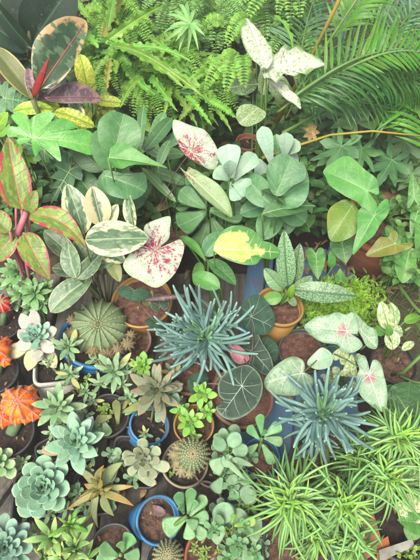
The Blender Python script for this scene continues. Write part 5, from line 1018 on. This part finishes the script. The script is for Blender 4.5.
t = thing('jade_seedling', 'rounded green jade leaves over a grey pot near the bottom left', 'potted succulent', below(118, 545, .08, .0))
pot(t, 112, 548, .10, 22, 'plastic_grey', 'soil_brown', h=.09)
leafy(t, [('obov', 122, 552, 132, 534, 16, .14, .18, dict(th=.006)), ('obov', 118, 556, 100, 546, 14, .14, .16, dict(th=.006)), ('obov', 124, 556, 140, 556, 16, .14, .14, dict(th=.006)), ('obov', 120, 560, 114, 572, 14, .14, .12, dict(th=.006)), ('obov', 124, 552, 120, 542, 10, .15, .19, dict(th=.006)), ('obov', 118, 556, 96, 560, 12, .13, .13, dict(th=.006))], 'jade', None)
mb = MB(); rod(mb, [P(112, 552, .08), P(121, 555, .14)], lambda q: .004, 7); part(mb, 'stem', 'stem_green', t)

t = thing('jade_plant', 'young jade sprig with five leaves in a blue pot below the black velvet alocasia', 'potted succulent', below(262, 455, .1, .0))
O, r_, A_ = pot(t, 261, 457, .12, 19, 'plastic_blue', 'soil_red', h=.11, thick=.06, lip=.012)
leafy(t, [('obov', 262, 436, 260, 414, 10, .19, .23, dict(th=.005)), ('obov', 264, 436, 281, 424, 12, .19, .21, dict(th=.005)), ('obov', 264, 438, 283, 442, 11, .19, .19, dict(th=.005)), ('obov', 260, 440, 248, 426, 10, .18, .2, dict(th=.005)), ('obov', 262, 444, 274, 464, 11, .17, .16, dict(th=.005)), ('obov', 258, 444, 248, 452, 9, .16, .15, dict(th=.005)), ('obov', 262, 436, 266, 430, 5, .2, .23, dict(th=.004))], 'jade', None)
mb = MB(); rod(mb, curve(P(258, 456, .10), P(262, 438, .19), .0), lambda q: .0035, 7); part(mb, 'stem', 'stem_green', t)

# ================================================================== ALOCASIA and blue senecio
t = thing('black_velvet_alocasia', 'alocasia with round dark velvety leaves and silver veins in a terracotta pot', 'potted plant', below(244, 395, .1, .0))
O, r_, A_ = pot(t, 242, 396, .14, 31, 'terracotta_dull', 'soil_red', h=.13, lip=.016, thick=.05)
traced(t, [(237, 367), (247, 365), (256, 370), (262, 381), (262, 393), (257, 405), (249, 413), (240, 418), (230, 420), (221, 416), (216, 408), (222, 403), (225, 401), (220, 397), (218, 389), (220, 380), (227, 372)], (242, 386), (223, 413), .25, 'alocasia_round', .25, 'vein_white', O, 'stem_purple', .002, ribs=13, vw=.011, arch=.03)
traced(t, [(240, 312), (243, 302), (254, 295), (262, 297), (270, 307), (275, 319), (272, 329), (266, 335), (257, 335), (247, 331), (241, 323)], (251, 317), (273, 326), .22, 'alocasia', .3, 'vein_white', O, 'stem_purple', .002, ribs=10, vw=.011, label='dark leaf with white veins right of the blue senecio')
traced(t, [(247, 338), (256, 332), (263, 345), (268, 352), (272, 362), (274, 376), (262, 374), (252, 366), (240, 356), (236, 348)], (252, 351), (273, 374), .2, 'alocasia_round', .4, 'vein_white', O, 'stem_purple', .002, ribs=9, vw=.011)
traced(t, [(226, 340), (235, 343), (247, 352), (249, 360), (240, 364), (232, 358)], (244, 359), (227, 342), .22, 'alocasia_pink', .3, 'vein_mid', O, 'stem_purple', .002, ribs=4, vw=.01, cup=-.4)
leafy(t, [('disc', 262, 348, 276, 362, 28, .17, .16, dict(vein='vein_mid')), ('disc', 200, 385, 190, 376, 24, .17, .18, dict(vein='vein_mid')), ('disc', 238, 368, 240, 356, 22, .18, .2, dict(vein='vein_mid'))], 'alocasia', O, 'stem_purple', petr=.002)

def senecio(label, cx, cy, z, Lpx, n, potargs, potkw, rad=.0044, **k):
    t = thing('blue_chalksticks', label, 'potted succulent', below(cx, cy, z - .1, .0), 'blue chalkstick succulents')
    O, _, _ = pot(t, *potargs, **potkw); c = P(cx, cy, z); mb = MB(); L = Lpx * MPP(c)
    A = tocam(c) * .45 + UP * .55
    fingers(mb, c, n, L * 1.02, rad, -15, 78, .35, A, 0, 1, inner=.12, seg=9, wig=.6, upcurl=.65, taper=12, wide=1.2, end=.62, lj=.32, jb=.006, **k)
    part(mb, 'leaf_cluster', ['blue_chalk', 'blue_chalk_in'], t)
    mb = MB(); rod(mb, curve(O, c - UP * .01, .0), lambda q: .006, 8); part(mb, 'stem', 'stem_dull', t); return t, O
t, O = senecio('sprawling blue grey finger leaved succulent left of centre over a brown pot', 205, 337, .25, 56, 105, (190, 365, .12, 30, 'terracotta_dull', 'soil_red'), dict(h=.11))
for (x, y, z, L_, n) in ((222, 322, .26, 32, 28), (192, 346, .2, 38, 40), (176, 334, .2, 28, 22)):
    c = P(x, y, z); mb = MB(); fingers(mb, c, n, L_ * MPP(c), .0038, -15, 78, .3, tocam(c) * .4 + UP, 0, 1, inner=.3 if x == 222 else 0, seg=9, wig=.6, upcurl=.6, lj=.3, taper=12, wide=1.2, end=.62, jb=.008); part(mb, 'leaf_cluster', ['blue_chalk', 'blue_chalk_in'], t)
t, O = senecio('blue grey finger leaved succulent right of centre beside the grassy plants', 324, 413, .26, 52, 100, (328, 470, .12, 40, 'plastic_black', 'soil_red'), dict(h=.11))
for (x, y, z, L_, n) in ((338, 402, .23, 28, 22), (318, 432, .2, 36, 34)):
    c = P(x, y, z); mb = MB(); fingers(mb, c, n, L_ * MPP(c), .0037, -15, 78, .3, tocam(c) * .4 + UP, 0, 1, inner=0, seg=9, wig=.6, upcurl=.6, lj=.3, taper=12, wide=1.2, end=.62, jb=.008); part(mb, 'leaf_cluster', ['blue_chalk', 'blue_chalk_in'], t)

# ================================================================== pink centred caladium, right
t = thing('pink_centred_caladium', 'caladium with pale crinkled leaves blushed pink at the centre in a dark pot', 'potted plant', below(320, 350, .1, .0))
O, r_, A_ = pot(t, 303, 350, .13, 24, 'plastic_grey', 'soil_red', h=.12, thick=.05)
O2 = O + Vector((.04, 0, 0))
traced(t, [(304, 327), (310, 321), (317, 317), (328, 316), (337, 313), (346, 315), (352, 313), (357, 321), (358, 333), (352, 334), (360, 340), (362, 347), (352, 353), (342, 352), (337, 345), (323, 343), (313, 337)], (347, 331), (305, 327), .29, 'pink_cal', .25, 'vein_cal', O2, 'stem_green', .0016, ribs=12, vw=.010, wave=.03, arch=.05)
traced(t, [(353, 310), (360, 317), (367, 325), (375, 330), (378, 340), (376, 349), (367, 347), (362, 338), (358, 330)], (361, 331), (376, 347), .27, 'pale_cal', .3, 'vein_cal', O2, 'stem_green', .0016, ribs=8, vw=.012, wave=.05)
traced(t, [(357, 362), (360, 355), (366, 357), (369, 370), (373, 360), (380, 363), (384, 377), (387, 393), (386, 407), (382, 412), (370, 405), (360, 395), (356, 380), (359, 369)], (369, 375), (382, 411), .27, 'pink_cal', .25, 'vein_cal', O2, 'stem_green', .0016, ribs=10, vw=.012, wave=.03)
traced(t, [(264, 383), (268, 374), (278, 364), (292, 357), (302, 360), (305, 367), (304, 372), (312, 376), (313, 384), (306, 392), (293, 396), (279, 395), (268, 391)], (302, 373), (265, 383), .23, 'pale_cal', .3, 'vein_cal', O2, 'stem_green', .0016, ribs=11, vw=.011, arch=.06)
traced(t, [(307, 363), (313, 355), (322, 348), (330, 352), (333, 358), (330, 367), (320, 370), (312, 368)], (330, 358), (308, 365), .22, 'jade_pale', .3, 'vein_pale', O2, 'stem_green', .0016, ribs=7, vw=.011)
leafy(t, [('arrow', 350, 370, 352, 354, 16, .2, .22, dict(mat='pothos_var')), ('heart', 340, 358, 346, 346, 16, .2, .21, dict(mat='pothos_var'))], 'pink_cal', O + Vector((.04, 0, 0)), 'stem_green', petr=.0018)
t = thing('variegated_sprouts', 'small cream and green sprouts between the caladium leaves', 'foliage plant', below(345, 375, .1, .0))
rows = []
for k in range(22):
    x, y = 342 + rnd(-16, 16), 372 + rnd(-22, 16); an = rnd(0, 6.28); L = rnd(5, 11); z = rnd(.14, .2); rows.append(('ovate', x, y, x + L * math.cos(an), y + L * math.sin(an), rnd(4, 7), z, z + rnd(-.02, .02), {}))
leafy(t, rows, 'pothos_var', below(345, 380, .1, .03), petr=.0011)

t = thing('variegated_pothos', 'climbing pothos with pointed green and white leaves right of the pink caladium', 'pothos', below(388, 335, .15, .0))
rt = below(392, 350, .13, .03)
leafy(t, [('ovate', 390, 330, 381, 301, 15, .25, .3, dict(roll=.3)), ('ovate', 394, 328, 390, 302, 14, .24, .28, dict(roll=-.6)), ('ovate', 391, 330, 392, 350, 15, .25, .22, {}), ('ovate', 390, 330, 403, 334, 12, .24, .22, {}), ('ovate', 386, 334, 376, 326, 14, .23, .23, dict(mat='pothos')), ('ovate', 389, 336, 388, 324, 8, .26, .3, dict(mat='pothos')), ('ovate', 402, 350, 414, 342, 8, .2, .2, {}), ('ovate', 404, 322, 420, 316, 10, .2, .2, dict(mat='lime'))], 'pothos_var', rt)

t = thing('nursery_bag_plant', 'crumpled black plastic nursery bag of dry soil with a thin plant', 'potted plant', below(395, 365, .08, .0))
O, r_, A_ = pot(t, 394, 362, .12, 23, 'bag_black', 'soil_brown', h=.12, thick=.04, wob=.05, lip=.01)
mb = MB(); rod(mb, [P(392, 375, .12), P(404, 372, .17), P(424, 352, .24)], lambda q: .004, 7); rod(mb, [P(400, 376, .11), P(414, 382, .12), P(428, 384, .13)], lambda q: .0035, 7); part(mb, 'stem', 'stem_green', t)
t = thing('dark_veined_plant', 'broad dark green quilted leaf at the right edge beside the blue succulent', 'foliage plant', below(400, 400, .15, .0))
leafy(t, [('ovate', 410, 382, 402, 432, 40, .22, .2, dict(up=.3, nv=24, nu=8, wave=.03)), ('ovate', 414, 384, 430, 426, 34, .2, .18, {}), ('ovate', 402, 392, 380, 402, 22, .17, .16, {})], 'deep_leaf', below(415, 385, .15, .03))
mb = MB(); rod(mb, [P(392, 272, .2), P(402, 290, .24), P(414, 306, .26), P(430, 322, .28)], lambda q: .0042, 7); o = mb.build('bare_stem', 'stem_green'); tag(o, 'smooth pale green stalk slanting across the thin grass at the right edge', 'stem')

# wispy grass at right edge
t = thing('wispy_grass', 'thin wispy grass stalks at the right edge above the nursery bag', 'grass clump', below(400, 320, .05, .0))
mb = MB()
for k in range(120):
    x, y = rnd(370, 430), rnd(270, 350); z = rnd(.03, .1); a_ = P(x, y, z); an = rnd(-2.8, -.3); L = rnd(14, 36); b_ = P(x + L * math.cos(an), y + L * math.sin(an), z + rnd(.03, .12)); rod(mb, curve(a_, b_, rnd(.0, .02), 6, rnd(-.01, .01)), lambda q: .0011 * (1.1 - q), 4, r=rnd(0, 1))
    if k % 3 == 0: mb.leaf(b_, b_ + Vector((rnd(-.02, .02), rnd(-.02, .02), .01)), .006, UP, 'lance', nv=4, nu=1)
part(mb, 'foliage', 'thin_grass', t)

# ================================================================== grassy plants lower right
def tuft(label, cx, cy, z, Lpx, n, axis, droop=.75, potargs=None, potkw=None, rad=.0025):
    t = thing('grassy_succulent', label, 'grassy plant', below(cx, cy, z - .12, .0), 'bright green grassy tufts')
    if potargs: O, _, _ = pot(t, *potargs, **(potkw or {}))
    else: O = below(cx, cy, z, .03, 0, -.02)
    c = P(cx, cy, z); A = (tocam(c) * .3 + UP * .7 + Vector(axis)); L = Lpx * MPP(c)
    mb = MB(); fingers(mb, c, int(n * 2.0), L * 1.25, rad, -45, 78, droop, A, 0, 1, flat=.4, inner=.2, seg=11, lj=.35, wig=.7, taper=3, wide=1.1, jb=.016); part(mb, 'foliage', ['grassy', 'grassy_in'], t)
    mb = MB(); rod(mb, curve(O, c - UP * .01, .0), lambda q: .006, 8); part(mb, 'stem', 'stem_green', t)
tuft('bright green grassy tuft at the bottom, left of its pair, over a brown pot', 292, 500, .27, 50, 85, (-.1, -.15, 0), potargs=(296, 548, .13, 34, 'plastic_black', 'soil_brown'), potkw=dict(h=.12))
tuft('bright green grassy tuft at the bottom beside the blue and orange boards', 344, 504, .26, 46, 75, (.05, -.1, 0))
tuft('bright green grassy tuft near the right edge above the nursery tray', 401, 437, .26, 50, 80, (0, -.1, 0))
tuft('bright green grassy tuft between the blue succulent and the variegated pothos', 390, 476, .24, 42, 70, (-.1, -.1, 0))
tuft('lower shaded grassy tuft between the two bottom tufts', 316, 532, .17, 38, 60, (0, -.1, 0))
tuft('lower shaded grassy tuft left of the pothos over the terracotta rim', 358, 462, .18, 38, 60, (-.1, 0, 0))
tuft('lowest grassy tuft at the bottom edge above the blue board', 352, 545, .15, 34, 50, (0, -.1, 0))
tt = thing('orange_pot', 'bright orange plastic pot rim left of the bottom grassy tuft', 'pot', below(268, 502, .08, .0)); pot(tt, 272, 498, .11, 21, 'plastic_orange', 'soil_dark', h=.1, thick=.08, lip=.014)
tt = thing('orange_pot', 'faded orange pot behind the lower tufts near the blue succulent', 'pot', below(345, 480, .08, .0)); pot(tt, 352, 474, .10, 28, 'terracotta', 'soil_dark', h=.09, thick=.07)
tt = thing('black_pot', 'wide black pot under the variegated pothos at the lower right', 'pot', below(395, 510, .06, .0)); pot(tt, 398, 520, .07, 36, 'plastic_black', 'soil_dark', h=.06)

t = thing('cream_pothos', 'pothos with creamy white patched leaves at the right edge', 'pothos', below(405, 500, .12, .0))
rt = below(408, 500, .12, .03)
leafy(t, [('ovate', 402, 506, 430, 498, 20, .19, .19, {}), ('ovate', 412, 482, 406, 456, 14, .19, .21, dict(mat='pothos_var')), ('ovate', 412, 484, 430, 470, 14, .18, .19, dict(mat='pothos_var')), ('ovate', 394, 504, 412, 514, 14, .17, .16, dict(mat='pothos_var')), ('ovate', 400, 478, 414, 492, 10, .17, .16, {}), ('ovate', 408, 470, 418, 480, 12, .16, .16, dict(mat='lime')), ('ovate', 410, 514, 428, 520, 12, .15, .15, {})], 'pothos_cream', rt)
t = thing('green_pothos', 'small glossy plain green heart leaves at the lower right edge', 'pothos', below(408, 530, .1, .0))
leafy(t, [('heart', 415, 522, 397, 520, 22, .16, .16, dict(up=.3)), ('heart', 412, 532, 408, 540, 16, .14, .13, {}), ('ovate', 404, 526, 420, 516, 10, .12, .14, {})], 'pothos', below(415, 530, .1, .03))
t = thing('small_leaf_weed', 'low weedy sprouts in the bottom right corner', 'weed', below(410, 552, .06, .0))
rows = []
for k in range(26):
    x, y = rnd(398, 424), rnd(543, 566); an = rnd(0, 6.28); L = rnd(3, 7); z = rnd(.05, .1); rows.append(('ovate', x, y, x + L * math.cos(an), y + L * math.sin(an), rnd(3, 5), z, z + .01, {}))
leafy(t, rows, 'sprig', below(412, 555, .06, .01), petr=.0009)

def board(name, label, cat, corners, z, th, mat):
    mb = MB(); pts = [P(x, y, z) for x, y in corners]; mb.add([p + UP * 0 for p in pts] + [p - UP * th for p in pts], [(0, 1, 2, 3), (7, 6, 5, 4)] + [(i, i + 4, (i + 1) % 4 + 4, (i + 1) % 4) for i in range(4)])
    o = mb.build(name, mat, smooth=False); tag(o, label, cat)
board('blue_tile', 'bright blue flat piece under the bottom grassy tufts', 'tile', ((336, 520), (354, 516), (362, 560), (344, 570)), .075, .02, 'plastic_blue')
board('salmon_brick', 'worn salmon coloured brick under the grassy tuft beside the blue piece', 'brick', ((358, 512), (372, 508), (384, 548), (362, 562)), .08, .045, 'board_salmon')
board('orange_board', 'bright orange board end beside the white strip at the bottom', 'board', ((378, 542), (388, 536), (392, 556), (376, 568)), .085, .03, 'board_orange')
board('white_strip', 'weathered white wooden strip lying in the bottom right corner', 'strip', ((379, 550), (412, 539), (415, 546), (380, 562)), .095, .02, 'board_white')

# ================================================================== lime moss, other ground cover
mb = MB()
for k in range(2600):
    x, y = random.gauss(338, 20), random.gauss(305, 13)
    if not (296 < x < 386 and 278 < y < 336): continue
    z = .12 + .05 * mnoise.noise(Vector((x * .09, y * .09, 0))) + rnd(0, .02); p = P(x, y, z); d = Vector((rnd(-1, 1), rnd(-1, 1), rnd(.3, 1.3))).normalized() * rnd(.008, .018)
    for s_ in (-.5, 0, .5):
        d2 = d + Vector((rnd(-1, 1), rnd(-1, 1), rnd(-.3, .5))) * .007; mb.leaf(p, p + d2, .0042, NRM(p, .4, .5), 'lance', nv=3, nu=1, r=rnd(0, 1))
o = mb.build('lime_moss', 'moss_lime', origin=P(338, 305, .1)); o['kind'] = 'stuff'; tag(o, 'bright lime green mossy ground cover between the tan pot and the caladium', 'moss')

def scatter(name, label, cat, pts, mat, zr, size, wr, n, stem=None):
    """loose low foliage filling the gaps between the pots"""
    mb = MB()
    for k in range(n):
        x0, y0, x1, y1 = random.choice(pts); x, y = rnd(x0, x1), rnd(y0, y1); z = rnd(*zr); p = P(x, y, z); an = rnd(0, 6.283)
        cl = random.randint(3, 6)
        for q in range(cl):
            a2 = an + q * 6.28 / cl + rnd(-.3, .3); d = Vector((math.cos(a2), math.sin(a2), rnd(-.1, .7))).normalized() * rnd(*size)
            mb.leaf(p, p + d, d.length * wr, (UP + Vector((rnd(-.4, .4), rnd(-.4, .4), 0))).normalized(), 'ovate', arch=.12, cup=.3, nv=5, nu=2)
    o = mb.build(name, mat, origin=P((pts[0][0] + pts[0][2]) / 2, (pts[0][1] + pts[0][3]) / 2, .05)); o['kind'] = 'stuff'; tag(o, label, cat)
scatter('understory_foliage', 'dark leafy growth filling the shade between the plants at the back', 'undergrowth', [(-40, -40, 460, 120), (-30, 100, 140, 230), (120, 100, 330, 230), (60, -20, 240, 60)], 'understory', (.02, .30), (.03, .06), .5, 1900)
scatter('ground_cover', 'small tangled green leaves low at the right between the big pot and the shrub', 'ground cover', [(360, 100, 430, 210), (300, 70, 430, 140), (385, 200, 430, 280), (300, 120, 400, 170)], 'ivy_mid', (.06, .3), (.018, .04), .6, 620)
scatter('ground_cover', 'low creeping leaves on the bare earth beyond the right hand pots', 'ground cover', [(424, 250, 640, 600), (-200, 250, -30, 600)], 'ivy_mid', (-.03, .04), (.015, .04), .6, 500)

mb = MB()
for k in range(1500):
    x, y = rnd(0, 420), rnd(330, 575)
    p_ = P(x, y, .026); s_ = rnd(.0008, .0035); vs2 = [p_ + Vector((rnd(-1, 1), rnd(-1, 1), 0)).normalized() * s_ for _ in range(3)]
    mb.add([p_ + UP * s_ * .7] + vs2, [(0, 1, 2), (0, 2, 3), (0, 3, 1)])
o = mb.build('soil_crumbs', 'soil_dark'); o['kind'] = 'stuff'; tag(o, 'spilled crumbs of dark soil over the grey planks', 'soil')
mb = MB()
for k in range(240):
    x, y = (rnd(300, 400), rnd(240, 300)) if k % 2 else (rnd(20, 400), rnd(150, 560)); p_ = P(x, y, .03 + (.03 if k % 2 else 0)); an = rnd(0, 6.28); d = Vector((math.cos(an), math.sin(an), rnd(-.1, .3))) * rnd(.012, .045)
    mb.leaf(p_, p_ + d, rnd(.004, .014), UP, 'lance', wave=.2, arch=.15, nv=6, nu=2)
o = mb.build('leaf_litter', 'dry'); o['kind'] = 'stuff'; tag(o, 'dry brown leaf litter fallen between the pots', 'leaf litter')

# ------------------------------------------------------------------ thin haze volume, added to lift the shadows like a lens veil
hz = NG('lens_veil'); pv = hz.new('ShaderNodeVolumePrincipled'); pv.inputs['Color'].default_value = (.95, 1, .93, 1); pv.inputs['Density'].default_value = .020
hz.L.new(pv.outputs[0], hz.out.inputs['Volume']); MATS['lens_veil'] = hz.m
mb = MB(); X0, X1, Y0, Y1, Z0, Z1 = -61, 61, -61, 61, -1.2, 2.2
mb.add([(X0, Y0, Z0), (X1, Y0, Z0), (X1, Y1, Z0), (X0, Y1, Z0), (X0, Y0, Z1), (X1, Y0, Z1), (X1, Y1, Z1), (X0, Y1, Z1)], [(3, 2, 1, 0), (4, 5, 6, 7), (0, 1, 5, 4), (1, 2, 6, 5), (2, 3, 7, 6), (3, 0, 4, 7)])
o = mb.build('haze', 'lens_veil', smooth=False); o['kind'] = 'stuff'
